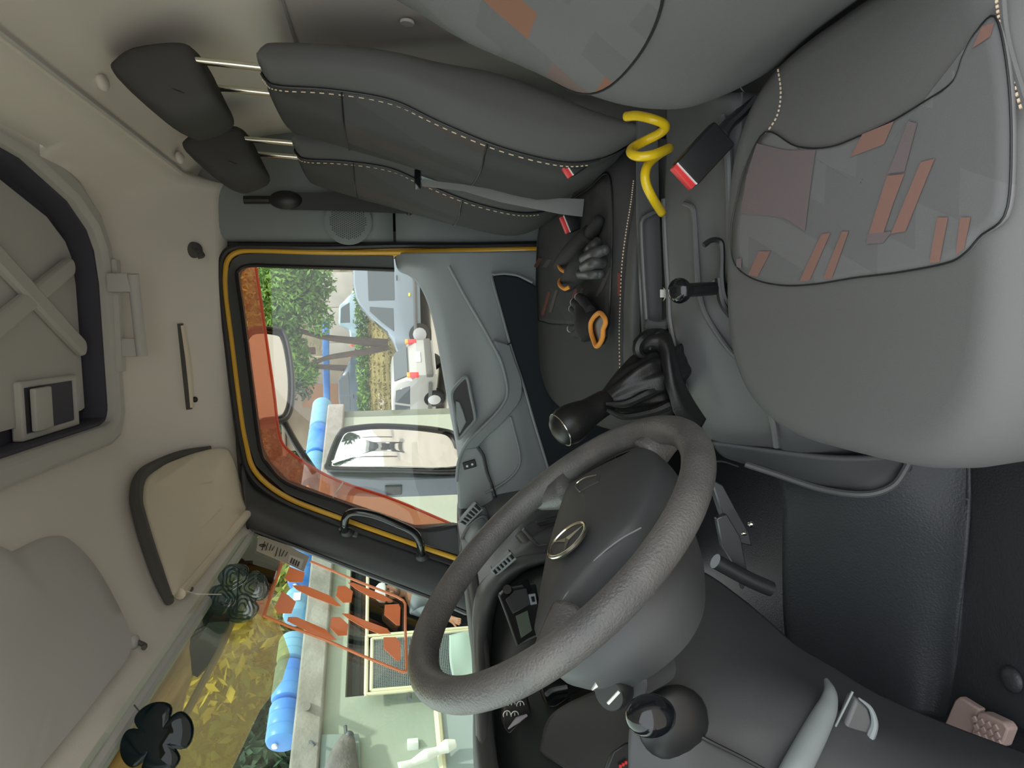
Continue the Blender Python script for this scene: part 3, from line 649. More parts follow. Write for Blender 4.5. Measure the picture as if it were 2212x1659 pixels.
# lower dash on the driver's side and instrument cluster
ld = pix([[(1165,1620,.99),(1180,1560,1.03),(1215,1525,1.04),(1290,1490,1.03),(1340,1470,1.02)],
          [(1230,1665,.93),(1260,1600,.95),(1300,1560,.95),(1350,1530,.94),(1400,1510,.93)],
          [(1300,1720,.88),(1330,1650,.88),(1370,1610,.87),(1420,1590,.86),(1470,1570,.85)]])
mk('lower_cover', patch(ld, 16, 24), PDK, dash, sm=60, solid=.01, off=1)
cl = mk('instrument_cluster', prism([P(a,b,.80) for a,b in [(1300,1680),(1322,1622),(1352,1602),(1395,1598),(1420,1640),(1440,1690)]], (-.02,.02,0)), PBLK, dash, bev=.004)
for t in np.linspace(0,1,6):
    a, b = 1385-17*t-6*math.sin(t*3), 1633+25*t
    mk('gauge_tick', tube([P(a,b,.795),P(a-5,b+3,.795)], .0012, seg=5), WHT, cl)
mk('gauge_needle', tube([P(1386,1634,.795),P(1408,1662,.795)], .0010, seg=5), WHT, cl)
for k in range(3): mk('warning_lamp', box(P(1340+6*k,1655-4*k,.796),(.004,.002,.003)), RED, cl)

# ---------------- steering wheel
SC = np.array([-.26,.815,-.189]); th = .87
n_ = np.array([math.sin(th),0,math.cos(th)]); ea = nrm(np.cross(n_,[0,1,0])); eb = np.array([0,1.,0])   # ea: in plane, towards / away from the driver
def WPt(px, py, off=0.): return PP(px, py, n_, SC@n_+off)
sw_ = thing('steering_wheel', SC-n_*.12, 'worn grey leather steering wheel with a round star emblem', 'steering wheel')
RW = .205
rp = [SC+RW*(math.cos(t)*ea+math.sin(t)*eb) for t in np.linspace(0,2*math.pi,97)[:-1]]
mk('rim', tube(rp, .0185, seg=20, closed=True), RIMW, sw_, sm=180)
pad = [(1160,1385),(1166,1330),(1174,1270),(1188,1200),(1210,1120),(1232,1058),(1262,1035),(1310,1008),(1360,985),(1398,968),(1425,985),(1440,1015),(1425,1062),(1400,1108),(1372,1150),(1330,1190),(1280,1245),(1235,1300),(1200,1350)]
pb = blob(pad, 72); po = [WPt(a,b,-.012) for a,b in pb]; pc = np.mean(po,0)
mk('hub_pad', loft([[pc+(q-pc)*s+n_*h for q in po] for s,h in ((1.0,-.045),(1.02,-.02),(1.0,-.002),(.965,.007),(.90,.0115),(.6,.016),(.3,.018))]), PDK, sw_, sm=60)
mk('crease_highlight', tube([WPt(a,b,-.004) for a,b in [(1385,1140),(1340,1165),(1290,1205),(1245,1255),(1212,1300)]], .0009, 30, 6), PDOOR, sw_)  # pale line paints the highlight along the pad's ridge
for pts, r in (([(1232,1058),(1205,1068),(1170,1075)],.022),([(1400,985),(1430,955),(1455,935)],.022),([(1235,1330),(1205,1385),(1180,1430)],.020)):
    mk('spoke', tube([WPt(a,b,-.018) for a,b in pts], r, 12, 12, rr=[r*1.15,r,r*.85]), RIMW, sw_, sm=180)
mk('horn_button', prism([WPt(a,b,.006) for a,b in [(1243,1050),(1262,1034),(1295,1024),(1292,1040),(1268,1052),(1252,1062)]], -n_*.02), PDK, sw_, bev=.002)
mk('button_edge', tube([WPt(a,b,.008) for a,b in [(1252,1062),(1243,1048),(1262,1033),(1290,1026)]], .0011, 16, 6), CHR, sw_)
ec = WPt(1225,1166,.016); er = .026
em = mk('emblem', tube([ec+er*(math.cos(t)*ea+math.sin(t)*eb) for t in np.linspace(0,2*math.pi,49)[:-1]], .0022, seg=8, closed=True), CHR, sw_)
for k in range(3):
    t = math.pi+k*2*math.pi/3; d_ = math.cos(t)*ea+math.sin(t)*eb; s_ = np.cross(n_, d_)
    mk('star_arm', ([ec+d_*er, ec+s_*.0036-d_*.002, ec-s_*.0036-d_*.002, ec+n_*.003], [(0,1,3),(0,3,2),(1,2,3),(0,2,1)]), CHR, em, sm=0)
mk('emblem_disc', disc(ec-n_*.004, er, n_, .003, 32), PDK, em)
wb = [WPt(a,b,-.05) for a,b in blob([(1180,1440),(1195,1380),(1260,1270),(1330,1180),(1390,1080),(1440,1050),(1472,1100),(1480,1180),(1472,1250),(1436,1318),(1380,1375),(1310,1425),(1240,1455)], 64)]; wc = np.mean(wb,0)
mk('wheel_back', loft([[wc+(q-wc)*s-n_*h for q in wb] for s,h in ((.92,-.02),(1.,0.),(.97,.025),(.86,.05))]), PDK, sw_, sm=60)

# ---------------- steering column and stalks
colm = thing('steering_column', SC-n_*.5, 'dark grey steering column cover with switches under the wheel', 'steering column')
mk('column_cover', patch(pix([
  [(1440,1215,.93),(1520,1235,.95),(1600,1290,.95),(1660,1340,.93),(1720,1392,.91),(1800,1440,.88),(1900,1500,.84),(2050,1565,.79),(2230,1632,.73)],
  [(1440,1290,.84),(1520,1310,.85),(1590,1350,.85),(1650,1390,.84),(1710,1430,.83),(1790,1470,.81),(1890,1530,.78),(2030,1590,.74),(2230,1655,.69)],
  [(1420,1390,.76),(1480,1400,.77),(1560,1430,.765),(1630,1455,.755),(1700,1480,.745),(1770,1510,.735),(1870,1570,.72),(2010,1625,.70),(2230,1690,.66)],
  [(1390,1480,.72),(1450,1500,.72),(1520,1520,.715),(1590,1545,.71),(1660,1570,.70),(1740,1595,.695),(1850,1640,.685),(1990,1680,.67),(2230,1730,.64)],
  [(1360,1590,.71),(1430,1600,.70),(1490,1620,.69),(1560,1650,.685),(1630,1680,.68),(1710,1700,.675),(1830,1730,.665),(1970,1750,.65),(2230,1790,.62)],
  [(1360,1740,.70),(1430,1750,.69),(1490,1760,.68),(1560,1780,.67),(1630,1790,.66),(1710,1800,.65),(1830,1820,.64),(1970,1840,.63),(2230,1860,.60)]]), 50, 60), PDK, colm, sm=60, solid=.012, off=1)
mk('cover_ridge', tube([P(a,b,y) for a,b,y in [(1690,1720,.665),(1715,1670,.668),(1745,1612,.683),(1772,1560,.70),(1788,1525,.713),(1793,1495,.727),(1785,1470,.75)]], .012, 30, 12, rr=[.015,.015,.014,.012,.008,.003]), PDOOR, colm)  # rounded ridge; its paler colour stands in for the edge highlight
pk = [(1812,1598),(1830,1560),(1852,1508),(1878,1528),(1888,1560),(1880,1590),(1868,1622)]
pkm = mk('cover_pocket', prism([P(a,b,.712) for a,b in pk], (0,.02,0)), PMID, colm, bev=.004)
mk('pocket_rim', tube([P(a,b,.709) for a,b in [(1868,1624),(1880,1592),(1889,1562),(1880,1530),(1855,1508)]], .004, 24, 8, rr=[.005,.005,.003,.001]), PDOOR, pkm)
mk('pocket_line', tube([P(1800,1578,.709),P(1842,1494,.712)], .0015, seg=6), PDOOR, pkm)
mk('cover_seam', tube([P(a,b,y) for a,b,y in [(1492,1578,.70),(1530,1600,.69),(1600,1635,.68),(1660,1668,.67)]], .0022, 20, 6), PBLK, colm)
stub = mk('switch_stub', lathe([(.019,-.01),(.0195,.0),(.0195,.045),(.017,.048)], P(1415,1440,.69), P(1345,1475,.655)-P(1415,1440,.69), 28), PDK, colm)
kn = mk('light_knob', lathe([(.0175,0),(.0185,.008),(.0175,.020),(.015,.023)], P(1338,1482,.672), P(1300,1515,.645)-P(1338,1482,.672), 28), PBLK, colm)
mk('knob_mark', box(P(1325,1507,.628), (.016,.002,.003), .0008, axes(P(1312,1520,.64)-P(1340,1490,.64))), WHT, kn)
tq = [P(a,b,.628) for a,b in [(1279,1492),(1288,1477),(1292,1484)]]
mk('knob_triangle', prism(tq, (0,.003,0)), WHT, kn, sm=0)
stb = mk('stalk_base', ball(P(1455,1562,.705), (.042,.020,.040)), PBLK, colm)
mk('stalk_knob', ball(P(1405,1546,.61), (.019,.020,.024), 24, 16), PGLS, colm, sm=180)

# ---------------- pedals in the footwell
pdl = thing('pedal_bracket', P(1620,1240,1.2), 'black steel pedal bracket with a round cross tube under the dash', 'bracket')
mk('plate', prism([P(a,b,1.16) for a,b in [(1535,1034),(1562,1048),(1590,1100),(1618,1150),(1625,1180),(1590,1172),(1560,1110)]], (.0,.02,0)), STEEL, pdl, bev=.002)
mk('plate', prism([P(a,b,1.13) for a,b in [(1548,1120),(1570,1110),(1600,1160),(1618,1250),(1605,1275),(1590,1230),(1560,1180)]], (.0,.012,0)), STEEL, pdl, bev=.002)
mk('cross_tube', tube([P(1545,1212,1.10),P(1615,1250,1.10),P(1665,1272,1.10)], .013, 8, 14), STEEL, pdl)
mk('bolt', ball(P(1622,1132,1.12), (.006,.006,.006), 8, 6), CHR, pdl); mk('bolt', ball(P(1608,1152,1.12), (.004,.004,.006), 8, 6), CHR, pdl)
mk('edge_wire', tube([P(1525,1000,1.15),P(1560,997,1.15),P(1595,1008,1.15)], .0016, 12, 6), STEEL, pdl)
ped = thing('pedal', P(2110,1560,z=-.95), 'grey-pink rubber pedal with a diamond tread on the floor', 'pedal')
PT = M('dusty_rubber', (150,130,124), .8, bump=(300,.4,.001))
heel = [(2035,1575),(2062,1512),(2072,1505),(2115,1532),(2098,1590),(2090,1600)]
toe = [(2098,1595),(2116,1538),(2130,1540),(2172,1560),(2182,1575),(2168,1612),(2150,1614)]
pz = lambda a,b: P(a,b,z=-.915)
mk('pedal_arm', tube([pz(2100,1560)+np.array([-.0,.0,-.03]),pz(2060,1600)+np.array([-.12,.02,.05])], .010, seg=8), STEEL, ped)
mk('pedal_plate', prism([pz(*q) for q in heel], (0,0,-.014)), PT, ped, bev=.003)
tp_ = mk('pedal_tread', prism([pz(*q)+np.array([0,0,.004]) for q in toe], (0,0,-.02)), PT, ped, bev=.003)
for i in range(4):
    for j in range(3):
        a, b = 2112+15*i+4*j, 1553+6*i+17*j
        mk('tread_block', disc(pz(a,b)+np.array([0,0,.003]), .0055, (0,0,1), .004, 4), PT, tp_)
mk('floor_stop', ball(P(2185,1468,z=-.95), (.02,.02,.01)), MAT, label='black rubber stop on the footwell floor', cat='stop')
# ================================================================== SEATS
PATD = patterned('driver_seat_inlay', (104,104,105), (166,112,94), (142,118,113), 22., 6.5, -.45, .995)
PATB = patterned('driver_back_inlay', (96,96,96), (124,92,78), (108,94,90), 17., 10., .6, .72, 'YZ')
PATP = patterned('bench_inlay', (64,64,64), (126,78,70), (92,86,84), 30., 6., -.4, .995)
PATS = patterned('passenger_back_inlay', (68,68,68), (62,62,62), (74,69,67), 18., 6., .4, .6, 'YZ')
def cushion(cx, cy, hx, hy, ztop, depth, dome=.012, bol=.0, e=3.6, n=64, m=14):
    # rings from the centre outwards, over the edge and down
    rings = []
    def foot(q, s):
        c, sn = math.cos(q), math.sin(q)
        return cx+s*hx*math.copysign(abs(c)**(2/e), c), cy+s*hy*math.copysign(abs(sn)**(2/e), sn)
    for s in np.linspace(.04,.90,m): rings.append([(*foot(2*math.pi*k/n,s), 0.) for k in range(n)])
    R = [[(x,y,hcush(x,y,cx,cy,hx,hy,ztop,dome,bol)) for x,y,_ in r] for r in rings]
    z9 = R[-1]
    for s, dz in ((.945,-.006),(.98,-.018),(1.0,-.04),(1.005,-.07),(.99,-depth*.8),(.95,-depth)):
        R.append([(*foot(2*math.pi*k/n,s), z9[k][2]+dz) for k in range(n)])
    return loft(R)
def hcush(x, y, cx, cy, hx, hy, ztop, dome, bol):
    a = (x-cx)/hx; b = (y-cy)/hy
    return ztop-dome*(a*a)+bol*b*b-dome*.6*max(0,-a-.5)*2
def inlay(poly, fn, lift=.0025, n=64, m=10, th=.006):
    b = cr([(*q,0) for q in poly], n, True)[:,:2]; c = b.mean(0); R = [[(*(c+(q-c)*s), fn(*(c+(q-c)*s))+lift) for q in b] for s in np.linspace(.03,1,m)]
    R.append([(*q, fn(*q)+lift-th) for q in b]); return loft(R), [(q[0],q[1],fn(*q)+lift) for q in b]

# ---- driver seat
ds = thing('driver_seat', (.14,.78,-.95), 'large grey fabric driver seat with faded orange patches in the foreground', 'seat')
DC = (.105,.775,.262,.262,-.512,.012,.010)
dfun = lambda x,y: hcush(x,y,*DC)
cush = mk('seat_cushion', cushion(.105,.775,.262,.262,-.512,.15,.012,.010,3.4,96,18), FAB, ds, sm=180)
def zp(a,b): return P(a,b,z=-.512)[:2]
ip = [zp(*q) for q in [(1655,285),(1720,316),(1790,318),(1860,293),(1930,262),(2000,222),(2068,178),(2092,120),(2120,70),(2165,38),(2200,160),(2212,320),(2200,460),(2140,510),(2105,545),(2060,568),(1950,588),(1850,600),(1760,614),(1690,616),(1630,600),(1597,565),(1592,500),(1600,440),(1618,360)]]
g, bd = inlay(ip, dfun, .0022, 120, 12)
il = mk('patterned_inlay', g, PATD, cush, sm=180)
mk('inlay_seam', tube(bd, .0010, 0, 6, True), PBLK, il)
P1 = M('faded_orange_print', (132,103,95), .95, spec=.1, bump=(1100,.35,.0008)); P2 = M('mauve_print', (112,102,104), .95, spec=.1, bump=(1100,.35,.0008))
def prints(polys, fn, z, lift, parent):
    for m__, poly in polys:
        q_ = [np.array([*P(a,b,z=z)[:2]]) for a,b in poly]; c_ = np.mean(q_,0); n = len(q_); rr_ = []
        b_ = [q_[i]+(q_[(i+1)%n]-q_[i])*t for i in range(n) for t in (0,.25,.5,.75)]
        rr_ = [[(*(c_+(v-c_)*s), fn(*(c_+(v-c_)*s))+lift) for v in b_] for s in (.001,.5,1.)]
        mk('print_patch', loft(rr_, False), m__, parent, sm=180)
prints([(P2,[(1640,310),(1700,325),(1765,324),(1745,500),(1700,470),(1612,462),(1622,380)]),
 (P1,[(1867,290),(1938,262),(1917,312),(1842,339)]),(P2,[(1971,262),(1992,267),(1965,371),(1927,375)]),(P1,[(2002,351),(2035,343),(1968,500),(1935,505)]),(P1,[(1925,380),(1965,376),(1940,440),(1915,512),(1880,520)]),
 (P1,[(1780,506),(1800,503),(1754,606),(1732,608)]),(P1,[(1825,500),(1840,500),(1802,602),(1783,602)]),(P1,[(1649,543),(1673,543),(1646,598),(1627,594)]),(P2,[(1604,560),(1615,557),(1613,580),(1604,576)]),
 (P1,[(2042,470),(2067,470),(2046,566),(2022,568)]),(P1,[(2095,470),(2120,470),(2104,538),(2084,552)]),(P2,[(1882,505),(1937,500),(1917,525),(1879,527)]),(P1,[(2137,58),(2166,50),(2158,80),(2116,105)])], dfun, -.512, .0036, il)
mk('stitching', stitches([P(a,b,z=-.513)+np.array([0,.0,.001]) for a,b in [(1682,150),(1688,200),(1680,250),(1650,300),(1625,360),(1602,430)]], 26, .0012), THR, cush, kind='stuff')
mk('stitching', stitches([P(a,b,z=-.508) for a,b in [(2152,-10),(2160,50),(2172,110),(2188,170),(2208,240)]], 22, .0016), THR, cush, kind='stuff')
mk('side_piping', tube([P(a,b,z=-.510) for a,b in [(2166,-10),(2172,60),(2185,120),(2206,190),(2225,250)]], .003, 20, 6), FAB, cush)
mk('seat_base', box((.12,.775,-.80),(.40,.42,.28),.03), PDK, ds)
# backrest: silhouette of the far bolster comes from the photo
db = [(-.62,.400),(-.58,.375),(-.516,.338),(-.46,.312),(-.41,.298),(-.341,.300),(-.27,.318),(-.214,.342),(-.112,.380),(-.014,.432),(.10,.460),(.22,.475),(.30,.48)]
def back_grid(sec, y0, y1, th=.11, dish=.02, rn=.05):
    G = []
    for z, x in sec:
        ym = (y0+y1)/2; G.append([(x+th,y0+.03,z),(x+th*.6,y0-.004,z),(x+.03,y0,z),(x+.004,y0+rn,z),(x+dish,ym-.08,z),(x+dish,ym+.08,z),(x+.004,y1-rn,z),(x+.03,y1,z),(x+th*.6,y1+.004,z),(x+th,y1-.03,z),(x+th+.01,ym,z)])
    return G
G = back_grid(db, .50, 1.035, .055, .016, .07)
A = gridup(G, 60, 88, True)
mk('backrest', gridgeo(A, True, True), FAB, ds, sm=180)
N = -gnormals(A, True)
if N[30,40][0] > 0: N = -N
def surf(A, N, i, j, off): return A[i,j]+N[i,j]*off
# inlay on the upper backrest, bounded below by a curved seam
rows = []
for j in range(24,58):
    t = (j-24)/33.; lo = 27.5+8*(abs(t-.5)*2)**2; B_ = A[:,j]+N[:,j]*.003; u_ = np.linspace(lo,59,18); rows.append([np.array([np.interp(k,np.arange(len(B_)),B_[:,c]) for c in range(3)]) for k in u_])
ib = mk('back_inlay', gridgeo(np.array(rows)), PATB, ds, sm=180)
mk('back_seam', tube([r[0] for r in rows], .0018, seg=6), PBLK, ib)

# ---- passenger seats
SEC = [(.195,.452,.436,.430),(.185,.468,.418,.408),(.165,.474,.410,.394),(.08,.476,.410,.370),(-.02,.470,.398,.345),(-.10,.456,.364,.322),(-.20,.442,.326,.297),(-.30,.412,.303,.275),(-.36,.39,.302,.275),(-.41,.375,.315,.295),(-.46,.36,.34,.335)]
def pback(y0, y1):
    G = []
    for z, xb, xs, xf in SEC:
        ym = (y0+y1)/2
        G.append([(xb,y0+.025,z),((xb+xs)/2,y0,z),(xs,y0+.022,z),(xf+.016,y0+.07,z),(xf,ym-.07,z),(xf,ym+.07,z),(xf+.016,y1-.07,z),(xs,y1-.022,z),((xb+xs)/2,y1,z),(xb,y1-.025,z),(xb+.012,ym,z)])
    return G
def pillow(prof, y0, y1, n=40):
    b = cr([(q[0],0,q[1]) for q in prof], n, True); c = b.mean(0); R = []; ym = (y0+y1)/2; h_ = (y1-y0)/2
    for s, f in ((-1,.25),(-.985,.6),(-.93,.82),(-.78,.95),(-.5,1.),(0,1.02),(.5,1.),(.78,.95),(.93,.82),(.985,.6),(1,.25)):
        R.append([c+(q-c)*f+np.array([0,ym+s*h_-c[1],0]) for q in b])
    return loft(R)
HR = [(.428+.86*(a-.43),.362+.86*(b-.355)) for a,b in [(.4665,.447),(.492,.41),(.506,.335),(.500,.300),(.468,.283),(.430,.266),(.398,.253),(.378,.266),(.362,.30),(.354,.335),(.372,.375),(.415,.425),(.448,.455)]]
ms = thing('passenger_seat', (.38,1.43,-.46), 'dark grey middle seat backrest with a headrest on chrome posts', 'seat', 'passenger seat backs')
A = gridup(pback(1.245,1.615), 60, 66, True); N = gnormals(A, True)
if N[30,27][0] > 0: N = -N
bk = mk('backrest', gridgeo(A, True, True), LEA, ms, sm=180)
j0, j1 = 13, 41      # the front face
def sub(i0, i1, off): return gridgeo(np.array([[A[i,j]+N[i,j]*off for j in range(j0,j1)] for i in range(i0,i1)]))
mk('front_cover', sub(2,59,.0025), FABD, bk, sm=180)
pi_ = mk('patterned_panel', sub(19,36,.004), PATS, bk, sm=180)
for i in (19,35): mk('panel_seam', tube([A[i,j]+N[i,j]*.0045 for j in range(j0,j1)], .0018, seg=6), PBLK, pi_)
mk('seam_line', tube([A[i,j0]+N[i,j0]*.003 for i in range(3,52)], .0022, seg=6), PBLK, bk)
mk('stitching', stitches([A[i,j0]+N[i,j0]*.004+np.array([-.004,.006,0]) for i in range(4,50,3)], 46, .0011), THR, bk, kind='stuff')
hr = mk('headrest', pillow(HR,1.315,1.505), FABD, ms, sm=180)
mk('headrest_crease', tube([(.415,1.318,.36),(.405,1.316,.335),(.40,1.318,.32)], .0014, 8, 6), PBLK, hr)
for y in (1.335,1.475): mk('headrest_post', tube([(.452,y,.15),(.458,y,.24),(.462,y,.31)], .0062, 8, 12), CHR, ms)
os_ = copy_tree(ms, (-.022,.425,0)); os_['label'] = 'dark grey outer seat backrest half hidden beside the passenger door'

bench = thing('bench_cushion', (.07,1.69,-.95), 'dark grey passenger bench cushion with gloves lying on it', 'seat')
BC = (.075,1.70,.305,.412,-.437,.010,.006); bf = lambda x,y: hcush(x,y,*BC)
bcu = mk('cushion', cushion(.075,1.70,.305,.412,-.437,.13,.010,.006,4.2,110,18), FABD, bench, sm=180)
g, bd = inlay([(.02,1.36),(.28,1.36),(.30,1.55),(.30,1.85),(.28,2.03),(.05,2.04),(.015,1.95),(.005,1.70),(.0,1.45)], bf, .0022, 80, 10)
bi_ = mk('patterned_inlay', g, PATP, bcu, sm=180); mk('inlay_seam', tube(bd, .0018, 0, 6, True), PBLK, bi_)
P3 = M('bench_red_print', (104,70,64), .95, spec=.1); P4 = M('bench_grey_print', (88,84,82), .95, spec=.1)
def sp_(a, b, wd=6): return [(a[0]-wd/2,a[1]),(a[0]+wd/2,a[1]+1),(b[0]+wd/2,b[1]+1),(b[0]-wd/2,b[1])]
prints([(P3,sp_((1189,630),(1175,680))),(P4,sp_((1204,626),(1190,674))),(P3,sp_((1246,624),(1238,648))),(P4,sp_((1260,622),(1254,640))),(P4,sp_((1326,576),(1300,632))),(P4,sp_((1312,600),(1292,640))),(P3,sp_((1170,557),(1160,577),8)),(P4,sp_((1188,560),(1178,577),9)),(P3,sp_((1252,505),(1246,525)))], bf, -.435, .0036, bi_)
def bz_(a,b): q = P(a,b,z=-.44); return q+np.array([0,0,.003])
mk('stitching', stitches([bz_(a,b) for a,b in [(1372,390),(1366,440),(1356,500),(1347,570),(1343,650),(1341,720),(1342,800)]], 60, .0012), THR, bcu, kind='stuff')
mk('side_band', patch(pix([[(1376,390,1.295),(1368,450,1.292),(1356,520,1.29),(1350,600,1.288),(1346,680,1.288),(1346,760,1.29),(1350,840,1.295)],
                           [(1392,390,1.275),(1385,450,1.272),(1374,520,1.27),(1368,600,1.268),(1364,680,1.268),(1364,760,1.27),(1368,840,1.28)],
                           [(1412,390,1.275),(1405,450,1.272),(1394,520,1.27),(1388,600,1.268),(1384,680,1.268),(1384,760,1.27),(1388,840,1.28)]]), 12, 30), LEA, bench, sm=180, solid=.006, off=1)
mk('side_tab', prism([bz_(a,b)+np.array([0,0,.001]) for a,b in [(1336,590),(1344,590),(1343,640),(1335,640)]], (0,0,.001)), M('orange_side_tab', (120,66,58), .9), bcu)
mk('bench_base', box((.08,1.70,-.76),(.44,.70,.38),.03), VOID, bench)

# ---- belt buckles
def buckle(name, e0, e1, yb, wd, th, label, stalk):
    a, b = P(*e0,yb), P(*e1,yb); ax = axes(b-a, (0,-1,0)); L = np.linalg.norm(b-a)
    t = thing(name, a, label, 'buckle', 'seat belt buckles')
    mk('housing', box((a+b)/2, (L,wd,th), .005, ax, 3), PBLK, t)
    r = mk('release_button', box(a-ax[0]*.002+ax[2]*.0, (.012,wd*.9,th*.62), .002, ax), RED, t)
    mk('metal_slot', box(a+ax[0]*.006+ax[2]*(-th*.36 if ax[2][1] > 0 else th*.36), (.012,wd*.92,.004), .001, ax), WHT, t)
    mk('stalk', tube([P(*q) for q in stalk], .010, 14, 10, rr=[.012,.009,.009,.011]), STEEL, t)
    return t
buckle('belt_buckle', (1478,379), (1560,290), 1.0, .046, .022, 'large black belt buckle with a red button beside the driver seat', [(1556,292,1.0),(1575,268,1.01),(1600,245,1.02),(1628,212,1.03)])
buckle('belt_buckle', (1222,361), (1295,310), 1.30, .044, .020, 'black belt buckle with a red button against the middle seat', [(1290,313,1.30),(1310,298,1.30),(1335,285,1.32)])
buckle('belt_buckle', (1222,485), (1248,474), 1.60, .044, .020, 'belt buckle with a red button half under the grey strap', [(1245,475,1.60),(1260,468,1.61),(1270,462,1.62)])
br = thing('seat_bracket', P(1640,205,1.05), 'dark steel bracket and wire behind the driver seat cushion', 'bracket')
mk('wire', tube([P(a,b,1.06) for a,b in [(1598,187),(1612,205),(1630,216),(1655,224),(1680,232)]], .0016, 24, 6), STEEL, br)
mk('block', box(P(1650,245,1.07), (.03,.04,.03), .006), PBLK, br)
mk('foot_plate', box(P(1590,205,1.10), (.03,.03,.02), .004), PMID, br)

# ---- belts
b1 = thing('seat_belt', P(880,460,2.09), 'dark seat belt strap hanging from the pillar loop by the speaker', 'seat belt')
mk('height_slider', tube([P(527,432,2.105),P(600,432,2.10)], .011, 6, 10), PBLK, b1)
mk('pillar_loop', ball(P(617,432,2.085), (.026,.016,.045)), PBLK, b1)
mk('strap', strip([P(a,b,y) for a,b,y in [(625,415,2.085),(720,416,2.08),(800,420,2.07),(890,425,2.05)]], [P(a,b,y) for a,b,y in [(625,453,2.085),(720,455,2.08),(800,458,2.07),(886,462,2.05)]], (0,.002,0)), FABD, b1)
mk('strap_stop', ball(P(884,458,2.045), (.010,.008,.010)), PBLK, b1)
b2 = thing('seat_belt', P(1245,445,1.56), 'pale grey lap belt strap running down between the passenger seats', 'seat belt')
STR = M('pale_webbing', (118,118,118), .9, bump=(600,.4,.001))
mk('strap', strip([P(a,b,y) for a,b,y in [(908,388,1.68),(1000,398,1.62),(1080,412,1.575),(1160,432,1.54),(1210,428,1.53),(1262,430,1.53)]], [P(a,b,y) for a,b,y in [(912,402,1.68),(1000,412,1.62),(1080,436,1.575),(1160,452,1.54),(1210,462,1.53),(1258,468,1.53)]], (0,.003,0)), STR, b2)
mk('tongue', box(P(902,388,1.68), (.045,.012,.014), .003), PGLS, b2)
mk('pale_triangle', prism([P(a,b,1.685) for a,b in [(910,380),(945,392),(912,400)]], (0,.003,0)), M('pale_triangle_plastic', (185,205,205), .3), b2)  # small pale triangle at the upper end of the strap

# ---- yellow coil hose
hs = [(1352,252,1.12),(1375,250,1.10),(1405,256,1.08),(1432,266,1.08),(1436,278,1.09),(1418,292,1.11),(1390,306,1.12),(1366,320,1.11),(1364,332,1.09),(1382,338,1.075),(1412,334,1.07),(1440,323,1.085),(1444,321,1.10),(1425,332,1.115),(1404,350,1.11),(1394,372,1.10),(1396,398,1.10),(1410,428,1.11),(1430,460,1.15)]
mk('coiled_hose', tube([P(*q) for q in hs], .0075, 150, 12), YHOSE, sm=180, label='yellow coiled plastic air hose behind the console', cat='hose')

# ---- gloves
def glove(name, loc, label, palm, fingers, cuff, fm=GLV, tip=None, thumbs=()):
    t = thing(name, loc, label, 'glove', 'work gloves on the bench')
    gs = [tube(p, .02, 16, 12, rr=r) for p, r in palm]
    mk('hand', comb(*gs), GLV, t, sm=180)
    for p, r in fingers:
        f_ = mk('finger', comb(tube(p, r, 14, 10, rr=[r,r*1.05,r,r*.9]), ball(p[-1], r*.93, 10, 6)), fm, t, sm=180)
        if tip: mk('fingertip', ball(np.array(p[-1])+nrm(np.array(p[-1])-np.array(p[-2]))*r*.75, r*.95, 10, 6), tip, f_)
    for p in cuff: mk('cuff', tube(p, .0042, 30, 8), ORGC, t)
    return t
def gz(a, b, h_=.012): return P(a,b,z=-.437+h_)
glove('work_glove', gz(1255,540,.0), 'black work glove with an orange cuff lying under its mate',
  [([gz(1216,572,.02),gz(1238,550,.025),gz(1262,525,.02),gz(1278,505,.015)],[.024,.028,.027,.022])],
  [([gz(1272,512,.018),gz(1284,492,.018),gz(1292,478,.016)],.014)],
  [[gz(1206,566,.034),gz(1207,574,.042),gz(1212,582,.05),gz(1222,588,.05),gz(1230,588,.044)]])
glove('work_glove', gz(1260,580,.0), 'black work glove with grey rubber fingers pointing towards the console',
  [([gz(1222,614,.028),gz(1240,595,.032),gz(1258,576,.034),gz(1272,556,.03)],[.020,.024,.028,.024])],
  [([gz(1262,560,.045),gz(1285,548,.045),gz(1306,540,.03)],.0115),([gz(1262,578,.048),gz(1282,568,.048),gz(1300,568,.03)],.0115),
   ([gz(1254,592,.045),gz(1276,592,.045),gz(1296,592,.03)],.0105),([gz(1268,546,.03),gz(1280,532,.03),gz(1290,522,.02)],.010)],
  [[gz(1212,602,.045),gz(1208,610,.052),gz(1211,618,.058),gz(1220,624,.058),gz(1230,620,.05)]], GLVR)
t3 = glove('work_glove', gz(1270,700,.0), 'black work glove with an open orange cuff and grey fingertips',
  [([gz(1262,668,.024),gz(1270,688,.030),gz(1275,705,.032),gz(1284,722,.026)],[.022,.030,.033,.030]),
   ([gz(1242,722,.018),gz(1256,716,.022),gz(1272,708,.024)],[.010,.014,.018])],
  [([gz(1276,672,.035),gz(1262,652,.032),gz(1252,643,.022)],.0110),([gz(1266,680,.034),gz(1250,662,.030),gz(1242,654,.020)],.0110),
   ([gz(1260,690,.032),gz(1246,676,.026),gz(1238,668,.018)],.0105),([gz(1258,708,.028),gz(1244,708,.022),gz(1234,710,.018)],.0095)],
  [], GLV, GLVT)
cf_ = [(1296,676),(1305,685),(1308,698),(1303,712),(1302,728),(1296,742),(1288,748),(1282,735),(1277,718),(1276,700),(1281,688),(1288,680)]
mk('cuff', tube([gz(a,b,.045) for a,b in cf_], .0046, 60, 10, True), ORGC, t3)
mk('cuff_opening', prism([gz(a,b,.040) for a,b in cf_], (0,0,-.01)), PBLK, t3)
